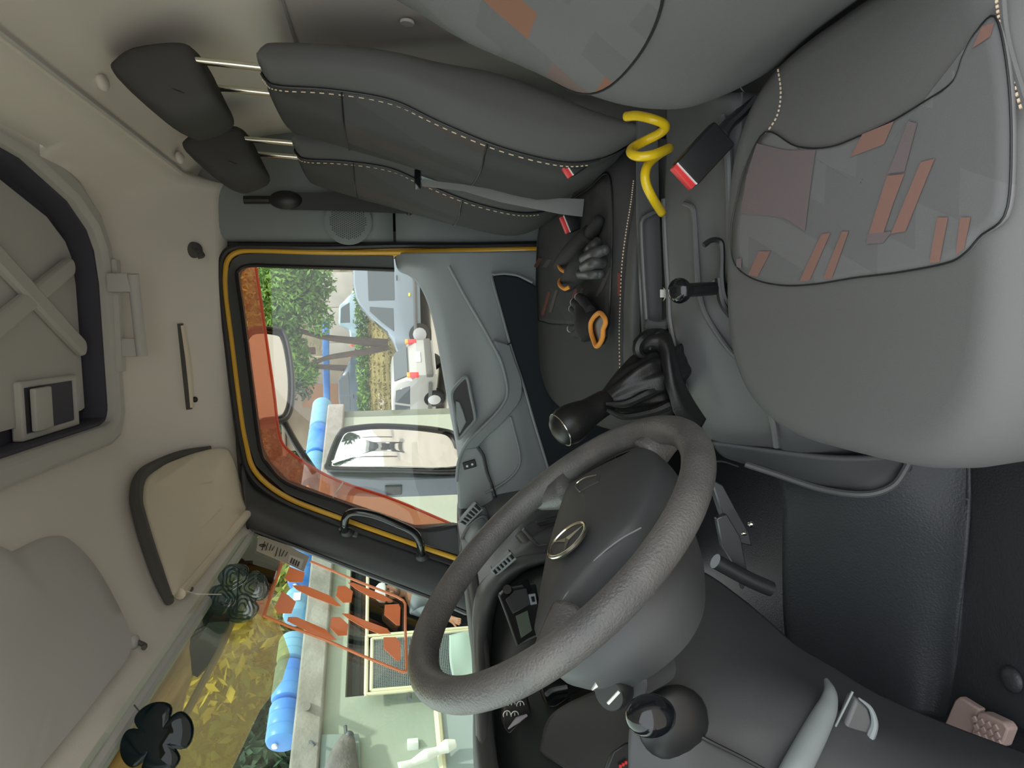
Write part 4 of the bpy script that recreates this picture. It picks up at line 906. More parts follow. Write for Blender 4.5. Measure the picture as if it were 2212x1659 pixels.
# ================================================================== ON AND AROUND THE GLASS
dec = thing('windshield_decal', PWN(880,1400,.003), 'orange hexagon decal with a thin frame stuck on the windshield', 'decal')
c6 = lambda x, y: (530+x*.1989, 1140+y*.1989)
fr_ = [(500,1659-1659+380),(705,365),(1180,565),(1640,740),(1725,785),(1748,830),(1745,1100),(1765,1540),(1735,1572),(1690,1560),(1250,1385),(860,1215),(480,1075),(200,965),(280,720),(395,395)]
fr_ = [(395,395),(280,720),(205,960),(480,1075),(860,1215),(1250,1385),(1690,1560),(1740,1568),(1752,1535),(1738,1100),(1738,830),(1715,790),(1640,745),(1180,565),(705,365)]
mk('decal_frame', tube([PWN(*c6(a,b),.003) for a,b in fr_], .0035, seg=5), ORG, dec)
hx = [[(480,425),(645,490),(620,592),(480,592),(430,555)],[(510,630),(650,632),(925,745),(1040,852),(980,852),(700,745),(560,675)],
 [(1005,635),(1090,635),(1168,695),(1150,812),(1058,815),(985,745)],[(1115,600),(1170,600),(1290,648),(1500,735),(1600,795),(1480,800),(1330,742),(1190,660)],
 [(1515,840),(1665,832),(1685,870),(1678,1062),(1640,1060),(1508,945)],[(400,695),(470,740),(548,810),(500,932),(350,930),(315,870)],
 [(465,975),(560,975),(865,1105),(990,1218),(910,1218),(680,1130),(455,1015)],[(935,975),(1030,975),(1118,1055),(1105,1170),(1005,1175),(920,1090)],
 [(1045,935),(1120,938),(1300,1010),(1540,1100),(1580,1150),(1450,1155),(1280,1085),(1130,1000)],[(1500,1195),(1630,1192),(1680,1240),(1685,1440),(1640,1445),(1500,1310)]]
for h in hx: mk('hexagon', prism([PWN(*c6(a,b),.002) for a,b in h], (.0012,0,0)), ORG, dec, sm=0)
st = thing('inspection_sticker', PWN(600,1200,.003), 'grey printed paper sticker at the top corner of the windshield', 'sticker')
PAP = M('grey_paper', (168,164,152), .8)
mk('paper', prism([PWN(a,b,.004) for a,b in [(558,1158),(554,1190),(622,1219),(656,1235),(668,1203),(620,1178),(570,1160)]], (.001,0,0)), PAP, st, sm=0)
INK = M('ink', (62,60,58), .8)
for i in range(8):
    a = 572+i*7; b = 1168+i*3.2
    mk('print_line', tube([PWN(a,b+2,.007),PWN(a-6+(i%3),b+20-(i%4)*3,.007)], .0013, seg=4), INK, st)
mk('print_badge', tube([PWN(567,1178,.007)+.008*np.array([.2*math.sin(t),math.cos(t),math.sin(t)]) for t in np.linspace(0,2*math.pi,13)[:-1]], .0016, seg=4, closed=True), INK, st)
mk('print_panel', prism([PWN(a,b,.006) for a,b in [(626,1199),(621,1216),(650,1230),(656,1210)]], (.001,0,0)), WHT, st, sm=0)
for i in range(4): mk('print_block', prism([PWN(630+i*5,1205+i*2.6,.0085),PWN(633+i*5,1206.5+i*2.6,.0085),PWN(629+i*5,1217+i*2.6,.0085),PWN(626+i*5,1215+i*2.6,.0085)], (.001,0,0)), INK, st, sm=0)

def clover(name, c, r, label, string, mat, rot, petals=4, ornate=False, strmat=None):
    t = thing(name, PWN(*c,.03), label, 'ornament')
    cc = PWN(*c,.03); n = nrm([.45,-.88,.05]); a = nrm(np.cross((0,0,1),n)); b = np.cross(n,a); r = r*np.linalg.norm(cc)/FPX
    pts = []
    for k in range(96):
        q = 2*math.pi*k/96; rr = r*(.80+.22*abs(math.cos(2*(q-rot)))**.5-.25*(1-abs(math.cos(2*(q-rot))))**6)
        pts.append(cc+rr*(math.cos(q)*a+math.sin(q)*b))
    mk('leaf_body', loft([[cc+(p-cc)*s+n*h for p in pts] for s,h in ((.94,-.005),(1,-.003),(1,.003),(.94,.005),(.5,.0065))]), mat, t, sm=60)
    if ornate:
        for k in range(4):
            q = rot+k*math.pi/2; pc = cc+.55*r*(math.cos(q)*a+math.sin(q)*b)+n*.006
            for s in (.42,.28,.15):
                mk('embossed_ring', tube([pc+s*r*((math.cos(u)*a+math.sin(u)*b)*(1+.15*math.sin(3*u+k))) for u in np.linspace(0,2*math.pi,25)[:-1]], .0018, seg=6, closed=True), mat, t)
        mk('embossed_vein', tube([cc-.8*r*a+n*.007,cc+n*.008,cc+.8*r*a+n*.007], .0018, 12, 6), mat, t)
    mk('string', tube(string, .0012, 20, 6), strmat or WHT, t)
    return t
clover('clover_ornament', (515,1281), 56, 'clear embossed clover ornament hanging from a white string by the visor', [hpt(390,1268,.03),hpt(408,1278,.035),PWN(430,1283,.05),PWN(478,1284,.035)], CLOV, .3, ornate=True)
clover('clover_ornament', (340,1596), 60, 'plain dark teal clover ornament hanging near the bottom corner of the windshield', [PWN(290,1523,.03),PWN(316,1555,.03)], TEALG, .25, strmat=STEEL)

# exterior sun visor over the windshield
ev = thing('exterior_visor', PWN(420,1400,-.08), 'amber acrylic sun visor outside the top of the windshield', 'sun visor')
def vpoly(pts, off, th=.004, n=0):
    b = blob(pts, n) if n else pts
    return prism([PWN(a,c,off) for a,c in b], (-th,0,0))
mk('amber_panel', vpoly([(452,1250),(500,1195),(548,1180),(583,1290),(601,1340),(626,1412),(610,1465),(560,1533),(520,1617),(470,1720),(100,1780)], -.07), AMBY, ev, sm=0)
mk('smoked_corner', vpoly([(480,1212),(500,1192),(548,1158),(600,1180),(606,1215),(582,1290),(545,1262),(520,1240)], -.062), BROWN, ev, sm=0)
mk('red_edge', tube([PWN(a,b,-.058) for a,b in [(608,1212),(596,1250),(583,1292)]], .006, 8, 8), AMBR, ev)
mk('orange_band', vpoly([(560,1285),(585,1292),(572,1335),(560,1325),(540,1310)], -.058), AMBER, ev, sm=0)
mk('reflection_patch', vpoly([(470,1275),(440,1308),(415,1347),(409,1399),(415,1454),(427,1459),(453,1433),(479,1394),(515,1320),(520,1290)], -.060), TEALG, ev, sm=0)  # dark teal sheet paints in a reflection on the windshield
m_ = M('weathered_streaked_board', (206,198,188), .8, var=(60,(140,132,124)))
nt = m_.node_tree
for nd in nt.nodes:
    if nd.type == 'TEX_NOISE':
        mp = nt.nodes.new('ShaderNodeMapping'); mp.inputs['Scale'].default_value = (1.,.06,1.)
        l = nd.inputs['Vector'].links[0]; s = l.from_socket; nt.links.new(s, mp.inputs[0]); nt.links.new(mp.outputs[0], nd.inputs['Vector'])
b_sh = nt.nodes['Principled BSDF']; tl_ = nt.nodes.new('ShaderNodeBsdfTranslucent'); mxs = nt.nodes.new('ShaderNodeMixShader'); mxs.inputs[0].default_value = .6
nt.links.new(b_sh.inputs['Base Color'].links[0].from_socket, tl_.inputs[0]); nt.links.new(b_sh.outputs[0], mxs.inputs[1]); nt.links.new(tl_.outputs[0], mxs.inputs[2])
nt.links.new(mxs.outputs[0], nt.nodes['Material Output'].inputs[0])
mk('streaked_board', vpoly([(470,1228),(462,1280),(420,1330),(408,1390),(414,1455),(400,1500),(385,1557),(330,1640),(240,1780),(60,1840),(180,1659)], -.064, .01), m_, ev, sm=0)
mk('lower_rail', tube([PWN(a,b,-.058) for a,b in [(512,1320),(478,1398),(440,1470),(400,1545),(340,1640),(270,1760)]], .007, 30, 8), M('tan_rail', (176,148,112), .6), ev)

# rain guard outside the side window
rg = thing('rain_guard', P(600,1000,2.21), 'translucent orange rain guard along the top of the passenger window', 'rain guard')
ru = [(500,566),(492,640),(506,760),(525,900),(540,985),(575,1045),(640,1085),(720,1112),(850,1150),(960,1170)]
rl = [(551,566),(562,640),(577,745),(592,850),(603,937),(622,972),(680,1013),(745,1044),(850,1079),(978,1133)]
ru2 = cr([(*q,0) for q in ru],40)[:,:2]; rl2 = cr([(*q,0) for q in rl],40)[:,:2]
mk('acrylic_shell', strip([P(a,b,2.185) for a,b in ru2],[P(a,b,2.225) for a,b in rl2],(0,.003,0)), AMBER, rg, sm=60)
mk('rolled_edge', tube([P(a,b,2.226) for a,b in rl2], .0045, seg=8), AMBR, rg)
mk('bright_scratch', tube([P(a,b,2.19) for a,b in [(741,1042),(728,1062),(716,1080)]], .002, 8, 6), WHT, rg)

# mirrors
def mirror(name, label, outline, glass, c, r, yb, thick, extras, bulge=.0025):
    d = nrm(ray(*c)); n = nrm(np.array(r)/np.linalg.norm(r)-d); p0 = P(*c,yb); dd = p0@n
    t = thing(name, p0-np.array([0,0,.1]), label, 'mirror')
    hb_ = blob(outline, 60); o = [PP(a,b,n,dd) for a,b in hb_]; cc = np.mean(o,0)
    mk('housing', loft([[cc+(q-cc)*s-n*h for q in o] for s,h in ((.985,0.004),(1,.012),(.97,thick*.5),(.8,thick))]), PBLK, t, sm=60)
    mk('housing_rim', tube(o, .008, 0, 8, True), PBLK, t)
    g_ = [PP(a,b,n,dd+.001) for a,b in blob(glass, 60)]; gc_ = np.mean(g_,0)
    mk('mirror_glass', loft([[gc_+(q-gc_)*s+n*bulge*(1-s*s) for q in g_] for s in np.linspace(.02,1,16)]), MIRR, t, sm=180)
    extras(t, n, dd); return t
o2 = [(708,1012),(708,1000),(714,980),(725,952),(735,935),(748,926),(810,919),(882,921),(950,928),(985,940),(1000,975),(1000,1016),(850,1016),(760,1015)]
g2 = [(713,1008),(716,995),(722,975),(735,945),(742,936),(755,931),(812,925),(880,927),(945,934),(975,943),(990,975),(992,1010),(850,1010),(760,1010)]
def ex2(t, n, dd):
    mk('housing_side', prism([PP(a,b,n,dd-.02) for a,b in [(703,1016),(995,1014),(1000,1030),(900,1034),(830,1036),(720,1030)]], -n*.10), M('grey_housing', (92,100,108), .5), t, bev=.006)
    mk('bracket', prism([PP(a,b,n,dd-.05) for a,b in [(828,1035),(873,1033),(868,1050),(832,1052)]], -n*.05), PBLK, t, bev=.004)
    mk('arm', tube([PP(870,1030,n,dd-.06),PP(930,1034,n,dd-.06),PP(1010,1034,n,dd-.06)], .014, 10, 10), PBLK, t)
mirror('side_mirror', 'large rectangular side mirror low in the passenger window', o2, g2, (850,970), (.95,.12,-.03), 2.62, .10, ex2)
o1 = [(540,712),(600,712),(616,726),(626,765),(632,820),(631,870),(622,900),(604,910),(560,916),(530,917),(520,850),(524,760)]
g1 = [(545,720),(596,720),(608,732),(617,770),(623,820),(622,865),(614,893),(600,902),(560,908),(534,908),(527,850),(530,765)]
def ex1(t, n, dd):
    mk('arm', tube([PP(610,905,n,dd-.04),PP(640,960,n,dd-.04),PP(680,1020,n,dd-.04)], .012, 10, 10), PBLK, t)
mirror('side_mirror', 'tall rounded side mirror seen partly through the orange rain guard', o1, g1, (580,812), (.75,.25,-.42), 2.62, .08, ex1)
# ================================================================== OUTSIDE
GZ = -1.75
GAIN = 1.0
def leaves(blobs, n, size, seed=1, flat=.0):
    r = np.random.default_rng(seed); V = []; F = []
    tot = sum(b[1][0]*b[1][1]*b[1][2] for b in blobs)
    for c, rad in blobs:
        k = int(n*rad[0]*rad[1]*rad[2]/tot)
        for _ in range(k):
            d = r.normal(size=3); d /= np.linalg.norm(d); p = np.array(c)+d*np.array(rad)*(r.random()**.45)
            a = nrm(r.normal(size=3)+np.array([0,0,-.3])); b = nrm(np.cross(a, r.normal(size=3))); s = size*(.6+.8*r.random())
            i = len(V); V += [p-a*s, p+b*s*.38+a*.0, p+a*s, p-b*s*.38]; F.append((i,i+1,i+2,i+3))
    return V, F
GRD = M('yard_ground', (150,143,131), .95, spec=.1, var=(.35,(160,153,141)), bump=(30,.4,.02))
V = []; F = []
prof = [(-40,GZ),(13,GZ),(20,-1.5),(22,-1.32),(23.5,-1.15),(25,-.55),(28,.15),(31,.72),(46,.85),(47,2.2),(49,2.4),(60,9),(75,22),(95,34)]
xs_ = np.linspace(-110,110,111)
def zz(y): return float(np.interp(y,[p[0] for p in prof],[p[1] for p in prof]))
yv = [-40,-5,0,5,10,13,16.5,20,22,23.5,24,25,26,27,28,29.5,31,35,40,46]
ground = mk('ground', gridgeo(np.array([[(x,y,zz(y)+(.05*math.sin(x*1.7+y) if 23.5 < y < 32 else 0)) for x in xs_] for y in yv])), GRD, sm=180, label='tan dusty yard outside the truck', kind='structure')
DRY = M('dry_grass', (150,136,88), .95, spec=.1, var=(6,(118,112,66)), bump=(40,.8,.05))
bank = mk('grass_bank', gridgeo(np.array([[(x,y,zz(y)+.03+.05*math.sin(x*1.7+y)+.06*rnd.random()) for x in np.linspace(-14,14,113)] for y in np.linspace(24.2,31,30)])), DRY, sm=180, label='dry yellow grass bank behind the parked cars', cat='grass', kind='stuff')
mk('grass_tufts', leaves([((-11+i*.8,24.6+j*.95,zz(24.6+j*.95)+.10),(.5,.5,.07)) for i in range(22) for j in range(7)], 9000, .075, 77), DRY, bank, sm=0, kind='stuff')
HIL = M('hillside', (128,114,98), .95, spec=.1, var=(.8,(96,96,74)), bump=(3,.8,.3))
mk('hill', gridgeo(np.array([[(x,y,zz(y)+1.2*math.sin(x*.21+y*.1)+.5*rnd.random()) for x in xs_] for y in [46,47,48,49,52,56,60,65,70,75,85,95]])), HIL, sm=180, label='brown hillside rising far behind the yard', kind='structure')

LG = M('leaf_green', (112,150,62), .7, spec=.3, var=(.9,(66,100,52)))
LD = M('leaf_dark', (70,96,62), .7, spec=.3, var=(.9,(50,72,56)))
LY = M('leaf_olive', (186,184,104), .7, spec=.3, var=(1.2,(132,146,76)))
BARK = M('bark', (92,78,66), .95, bump=(30,.6,.02), var=(8,(70,62,54)))
def tree(name, base, label, trunk, blobs, n, size, mat, seed, group=None):
    t = thing(name, base, label, 'tree', group)
    for p, r in trunk: mk('trunk', tube(p, .1, 14, 8, rr=r), BARK, t)
    mk('foliage', leaves(blobs, n, size, seed), mat, t, sm=0, kind='stuff')
    return t
def Q(px, py, d): return P(px, py, d)
tb = Q(838,742,25.5)
tree('tree', tb, 'leafy green tree with a forked trunk behind the cars',
  [([tb,Q(790,738,25.5),Q(735,733,25.5),Q(690,726,25.5),Q(640,712,25.5)],[.16,.13,.10,.07]),([tb+np.array([-.1,0,0]),Q(800,758,25.4),Q(755,765,25.4),Q(700,775,25.4),Q(650,800,25.4)],[.14,.11,.09,.05])],
  [(Q(640,640,25.5),(1.15,1.0,1.15)),(Q(610,600,25.4),(.9,.9,.9)),(Q(680,610,25.6),(.8,.8,.75)),(Q(600,690,25.6),(1.0,.9,.9)),(Q(690,690,25.2),(.6,.6,.55)),(Q(570,620,25.8),(.8,.8,.8)),(Q(620,760,25.6),(.9,.8,.75)),(Q(665,800,25.5),(.6,.6,.45)),(Q(590,800,25.8),(.8,.8,.8)),(Q(555,700,26),(.9,.8,.8))], 9000, .10, LG, 3)
tb2 = Q(842,800,33)
tree('tree', tb2, 'darker tree crown filling the window behind the green one', [([tb2,Q(740,795,33),Q(660,790,33)],[.18,.14,.09])],
  [(Q(600,760,33),(1.6,1.2,1.3)),(Q(560,700,33.5),(1.7,1.2,1.2)),(Q(570,820,33),(1.5,1.2,1.2)),(Q(650,820,33),(1.0,.9,.7)),(Q(540,900,34),(1.4,1,1))], 6000, .13, LD, 5)
for i, (a,b,d,sx,mt,lb) in enumerate([(520,640,40,3.2,LY,'olive hillside tree seen through the rear end of the rain guard'),(530,760,42,3.0,LD,'dark hillside tree behind the tall rounded mirror'),(545,930,42,3.4,LY,'olive hillside tree above the front end of the rain guard'),(600,1000,40,2.4,LD,'dark hillside tree just beside the large side mirror'),(560,1060,44,3.,LY,'olive hillside tree in the front corner of the passenger window')]):
    d += 8; c = Q(a,b,d); tree('hillside_tree', c-np.array([0,0,sx+1.5]), lb, [([c-np.array([0,0,sx+1.5]),c-np.array([.1,0,1.]),c],[.25,.2,.1])], [(c,(sx,sx*.8,sx)),(c+np.array([sx*.6,0,-.6]),(sx*.7,)*3),(c+np.array([-sx*.6,.2,-.9]),(sx*.7,)*3)], 2600, .20, mt, 20+i, 'trees on the hillside')
# hedge, kerb and wall on the far side of the road
mk('road_hedge', leaves([((-4+i*1.1,30.6,1.0),(.9,.4,.32)) for i in range(14)], 5200, .10, 9), LG, sm=0, label='low green hedge along the top of the bank', cat='hedge', kind='stuff')
WW = M('whitewashed_wall', (186,182,172), .9, var=(1.5,(168,165,158)))
for i in range(3):
    x0 = -1.6+i*1.9
    mk('wall_panel', box((x0,40,2.35),(1.86,.12,2.0),.01), WW, label=['whitewashed wall panel behind the forked tree trunk','whitewashed wall panel behind the pale blue pickup','whitewashed wall panel above the roof of the silver van'][i], cat='wall', group='roadside wall panels')
BLUE = M('blue_plastic', (52,120,214), .4, var=(2,(90,156,224)))
mk('blue_pipe', tube([Q(705,690,34),Q(704,760,34),Q(706,860,34),Q(705,900,34)], .16, 16, 10), BLUE, label='long blue plastic pipe lying behind the tree', cat='pipe')
TAN = M('tan_masonry', (160,148,130), .9, var=(1.2,(140,126,108)), bump=(6,.5,.03))
sb = thing('shed', (-3.2,37,.8), 'tan masonry shed beyond the road with a brown shutter', 'shed')
mk('shed_wall', box((-3.6,37.5,2.9),(4.6,2.,4.2),.02), TAN, sb); mk('shutter', box((-3.2,36.47,3.2),(1.1,.05,2.0),.01), M('brown_shutter', (150,110,80), .7), sb)
mk('shed_roof', box((-3.6,37.4,5.1),(5.0,2.4,.15),.02), M('shed_roof', (140,126,112), .9), sb)

# ---- vehicles
TYRE = M('tyre', (34,34,35), .85); HUB = M('alloy', (190,192,194), .3, metal=.7); CGL = M('car_window', (46,56,58), .1, spec=.8)
def vehicle(name, label, loc, rz, paint, L, Wd, H, belt, roof, hood, wheels, sidewin, tail=True, gc=.25, wr=.31, plate=False, group=None):
    # local: front at -x; roof: list of (x, z) along the top outline
    t = thing(name, loc, label, 'vehicle', group)
    def W(g): return tf(g, loc, rz)
    top = np.array(roof); R = []
    for x in np.linspace(-L/2, L/2, 25):
        zt = float(np.interp(x, top[:,0], top[:,1])); zb = min(belt, zt-.02); w_ = Wd/2*(1-.10*(abs(x)/(L/2))**6); wt = w_*(.86 if zt > belt+.2 else .95)
        R.append([(x,-w_*.96,gc),(x,-w_,gc+.25),(x,-w_,zb),(x,-wt,zt-.05),(x,-wt*.9,zt),(x,wt*.9,zt),(x,wt,zt-.05),(x,w_,zb),(x,w_,gc+.25),(x,w_*.96,gc)])
    mk('body', W(loft(R)), paint, t, sm=40)
    for s in (-1,1):
        for x in wheels:
            whl = mk('wheel', W(lathe([(wr*.9,-.09),(wr,-.06),(wr,.06),(wr*.9,.09)], (x,s*(Wd/2-.08),wr), (0,1,0), 24)), TYRE, t)
            mk('hub_cap', W(lathe([(wr*.62,0),(wr*.6,.02),(wr*.2,.03)], (x,s*(Wd/2+.005),wr), (0,s,0), 12)), HUB, whl)
        for poly in sidewin:
            f = lambda x, z: s*(Wd/2*(1-.10*(abs(x)/(L/2))**6)*(1-.14*max(0,(z-belt))/(max(.3,H-.05-belt)))+.008)
            mk('side_window', W(prism([(x,f(x,z),z) for x,z in poly], (0,-s*.02,0))), CGL, t, bev=.01)
        mk('bumper_strip', W(box((0,s*(Wd/2+.005),gc+.16),(L*.9,.03,.10),.01)), M('bumper_grey', (96,96,94), .7) if 'bumper_grey' not in bpy.data.materials else bpy.data.materials['bumper_grey'], t)
        if tail:
            mk('tail_light', W(box((L/2-.02,s*(Wd/2-.12),gc+.58),(.06,.16,.22),.01)), RED, t)
            mk('indicator', W(box((L/2-.02,s*(Wd/2-.12),gc+.73),(.06,.16,.08),.01)), ORGC, t)
        mk('headlight', W(box((-L/2+.06,s*(Wd/2-.22),gc+.50),(.12,.28,.16),.03)), WHT, t)
        mk('door_handle', W(box((.15,s*(Wd/2+.01),belt-.1),(.16,.03,.03),.01)), PBLK, t)
    if plate: mk('number_plate', W(box((L/2+.01,0,gc+.45),(.02,.42,.13),.005)), WHT, t)
    return t, W
SIL = M('silver_blue_paint', (122,134,144), .35, coat=.3); WPT = M('white_paint', (160,160,156), .35, coat=.3)
vloc = Q(916,726,22.); vloc[2] = -1.32; vloc = vloc+np.array([1.55,.9,0])
vt, W = vehicle('van', 'silver-grey panel van parked behind the rear window edge', vloc, math.radians(3), SIL, 4.9, 1.95, 2.27, 1.08,
  [(-2.45,.70),(-2.35,.95),(-1.9,1.06),(-1.5,1.25),(-.95,1.85),(-.5,2.2),(0,2.27),(2.3,2.25),(2.45,1.9)], .9, (-1.55,1.55), [[(-1.45,1.10),(-1.2,1.42),(-.84,1.80),(-.70,1.80),(-.76,1.10)],[(-.52,1.06),(-.52,1.83),(.48,1.84),(.48,1.06)],[(.7,1.08),(.7,1.83),(2.1,1.82),(2.1,1.08)]], gc=.3, wr=.34)
mk('front_window', W(prism([(-1.50,-.78,1.27),(-1.50,.78,1.27),(-.62,.70,2.10),(-.62,-.70,2.10)], (-.02,0,.02))), CGL, vt)
mk('side_lamp', W(box((-.35,-.985,.62),(.10,.03,.06),.01)), YHOSE, vt)
wloc = Q(955,838,20.); wloc[2] = -1.5
wt_, W = vehicle('car', 'white station wagon with red tail lights parked behind the mirror', wloc+np.array([-.72,.6,0]), math.radians(-38), WPT, 4.1, 1.62, 1.42, .90,
  [(-2.05,.62),(-1.9,.78),(-.95,.90),(-.40,1.34),(-.1,1.42),(1.2,1.42),(1.65,1.36),(1.92,.98),(2.05,.75)], .8, (-1.3,1.25), [[(-.75,.93),(-.35,1.28),(.28,1.33),(.28,.93)],[(.38,.93),(.38,1.33),(1.0,1.33),(1.0,.93)],[(1.08,.93),(1.08,1.33),(1.50,1.30),(1.72,.93)]], gc=.24, wr=.29, plate=True)
mk('rear_window', W(prism([(1.95,-.62,.98),(1.95,.62,.98),(1.68,.54,1.33),(1.68,-.54,1.33)], (.025,0,.01))), CGL, wt_)
mk('rear_bumper', W(box((2.04,0,.42),(.12,1.5,.18),.03)), bpy.data.materials['bumper_grey'], wt_)
cloc = Q(790,862,33.); cloc[2] = .76
vehicle('car', 'dark blue car parked on the road above the bank', cloc, math.radians(4), M('navy_paint', (58,74,88), .3, coat=.4), 3.9, 1.65, 1.4, .85, [(-1.95,.6),(-1.8,.78),(-1.0,.88),(-.45,1.32),(-.1,1.4),(.9,1.4),(1.5,.98),(1.95,.8)], .8, (-1.2,1.2), [[(-.8,.9),(-.4,1.26),(.15,1.3),(.15,.9)],[(.25,.9),(.25,1.3),(.85,1.3),(1.25,.95)]], gc=.22, wr=.28)
cloc = Q(770,690,36.); cloc[2] = .76
vehicle('car', 'pale blue pickup parked on the road behind the tree trunk', cloc, math.radians(184), M('pale_blue_paint', (150,176,188), .35, coat=.3), 2.6, 1.6, 1.5, .9, [(-1.3,.7),(-1.1,.95),(-.6,1.45),(.3,1.5),(.55,1.0),(1.3,.95)], .8, (-.8,.8), [[(-.75,.95),(-.5,1.36),(.22,1.40),(.22,.95)]], gc=.25, wr=.3)

# ---- building in front of the truck
za = Q(709,890,10.)[2]; PA = Q(709,890,10.); PB = P(630,1640,z=za)
wd_ = nrm([PB[0]-PA[0],PB[1]-PA[1],0]); wnn = np.array([-wd_[1],wd_[0],0])
if wnn@PA > 0: wnn = -wnn                      # towards the truck
def PWa(px, py, off=0.): return PP(px, py, wnn, PA@wnn+off)
PALE = M('pale_green_render', (166,172,156), .9, var=(1.4,(154,163,148)), bump=(20,.3,.01))
CONC = M('stained_concrete', (156,152,146), .95, var=(3,(122,118,111)), bump=(18,.5,.02))
bl = thing('yard_building', PA*np.array([1,1,0])+np.array([0,0,GZ]), 'pale green rendered building with an open doorway beyond the windshield', 'building')
zt = PA[2]; zl = zt-.22
sA = 0.; sB = np.linalg.norm((PB-PA)[:2])+1.6
def wq(s, z, off=0.): q = PA+wd_*s+wnn*off; return np.array([q[0],q[1],z])
def s_of(px, py): return (PWa(px,py)-PA)@wd_
sL = s_of(750,1506); sR = s_of(760,1172); zo = PWa(750,1400)[2]
def wbox(s0, s1, z0, z1, o0=0., o1=-.15):
    return prism([wq(s0,z0,o0),wq(s1,z0,o0),wq(s1,z1,o0),wq(s0,z1,o0)], wnn*(o1-o0))
mk('wall_face', wbox(sL,sB,GZ,zl), PALE, bl); mk('wall_face', wbox(sA,sR,GZ,zl), PALE, bl); mk('lintel', wbox(sR,sL,zo,zl), PALE, bl)
mk('fascia', wbox(sA-.05,sB,zl,zt,.10,-.3), CONC, bl, bev=.02)
mk('end_wall', prism([wq(sA,GZ),wq(sA,GZ,-3.),wq(sA,zl,-3.),wq(sA,zl)], wd_*.15), PALE, bl)
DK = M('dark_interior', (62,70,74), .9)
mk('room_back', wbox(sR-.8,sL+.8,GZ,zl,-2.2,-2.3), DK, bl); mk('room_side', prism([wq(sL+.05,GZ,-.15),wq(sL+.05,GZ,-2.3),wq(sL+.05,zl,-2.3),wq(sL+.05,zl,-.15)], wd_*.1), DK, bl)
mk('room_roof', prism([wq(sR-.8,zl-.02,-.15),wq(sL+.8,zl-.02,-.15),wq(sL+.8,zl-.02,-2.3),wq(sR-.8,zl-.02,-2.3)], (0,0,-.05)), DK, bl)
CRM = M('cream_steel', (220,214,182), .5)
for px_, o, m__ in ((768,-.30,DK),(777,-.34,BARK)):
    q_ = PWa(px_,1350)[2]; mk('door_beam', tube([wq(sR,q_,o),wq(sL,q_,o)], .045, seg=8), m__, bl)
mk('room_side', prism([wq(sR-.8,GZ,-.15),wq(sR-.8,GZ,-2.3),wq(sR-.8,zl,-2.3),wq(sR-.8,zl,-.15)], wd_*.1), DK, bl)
# slab roof edge behind, to stand the drums on
mk('roof_slab', prism([wq(sA,zt-.12,-.3),wq(sB,zt-.12,-.3),wq(sB,zt-.12,-2.6),wq(sA,zt-.12,-2.6)], (0,0,.10)), CONC, bl)
mk('drain_pipe', tube([PWa(661,1525,.10),PWa(661,1525,.35)], .035, seg=10), CONC, bl)
mk('wall_hook', tube([PWa(670,1602,.1),PWa(672,1602,.2),PWa(680,1610,.2)], .012, 8, 6), STEEL, bl)
mk('light_switch', box(PWa(892,1608,.01), (.07,.07,.09), .01), WHT, bl)
mk('low_bench', prism([PWa(a,b,.02) for a,b in [(942,1540),(1040,1545),(1040,1700),(945,1700)]], wnn*.30), M('grey_bench', (150,160,160), .8), bl)
mk('bench_rail', tube([PWa(945,1535,.33),PWa(960,1700,.33)], .03, seg=8), CRM, bl)
mk('grey_board', prism([PWa(a,b,.02) for a,b in [(690,1592),(775,1590),(778,1605),(778,1720),(690,1720)]], wnn*.04), M('grey_board', (140,152,146), .8), bl, bev=.01)
# gate
gt = thing('gate', PWa(905,1440,.12)*np.array([1,1,0])+np.array([0,0,GZ]), 'cream tubular gate with grey wire mesh across the doorway', 'gate')
def gp(a, b): return PWa(a, b, .12)
for pa, pb in (((792,1374),(790,1500)),((790,1500),(1060,1476)),((794,1374),(1060,1352)),((804,1380),(802,1492)),((802,1492),(1060,1470)),((804,1380),(1060,1358)),((795,1190),(791,1505))):
    mk('rail', tube([gp(*pa),gp(*pb)], .016, seg=8), CRM, gt)
c00, c01, c10 = gp(806,1382), gp(804,1490), gp(1060,1358); gs = []
for i in range(34): t = i/33.; gs.append(tube([c00+(c01-c00)*t,c00+(c01-c00)*t+(c10-c00)], .0035, seg=4))
for i in range(70): t = i/69.; gs.append(tube([c00+(c10-c00)*t,c01+(c10-c00)*t], .0035, seg=4))
mk('wire_mesh', comb(*gs), M('grey_wire', (120,128,128), .6), gt, kind='stuff')
mk('latch', tube([PWa(884,1500,.13),PWa(884,1512,.2)], .02, seg=8), STEEL, gt)
# sheet draped over the gate, white cloth, wrapped pipe
mk('draped_sheet', patch([[PWa(a,b,.18+.03*math.sin(i*2+j)) for j,(a,b) in enumerate(r)] for i,r in enumerate([[(970,1372),(972,1430),(985,1490)],[(1000,1365),(1002,1430),(1010,1490)],[(1035,1362),(1036,1430),(1040,1490)]])], 12, 14), M('pale_green_sheet', (170,188,180), .9), sm=180, solid=.006, label='pale green sheet hanging behind the steering wheel rim', cat='sheet')
mk('twisted_cloth', tube([PWa(a,b,.42) for a,b in [(862,1659),(890,1648),(920,1632),(945,1622),(965,1612),(985,1606)]], .05, 40, 10, rr=[.04,.025,.045,.03,.05,.03]), M('white_cloth', (232,232,226), .9), sm=180, label='white twisted cloth hanging beside the dashboard edge', cat='cloth')
wp = thing('wrapped_pipe', PWa(750,1650,.1), 'grey cloth-wrapped pipe fixed on the grey board', 'pipe')
mk('wrapping', tube([PWa(a,b,.14) for a,b in [(736,1700),(738,1660),(742,1630),(748,1608),(752,1592)]], .07, 40, 12, rr=[.14,.13,.10,.075,.05]), M('grey_wrapping', (128,122,118), .95, bump=(14,.8,.03), var=(5,(96,92,92))), wp, sm=180)
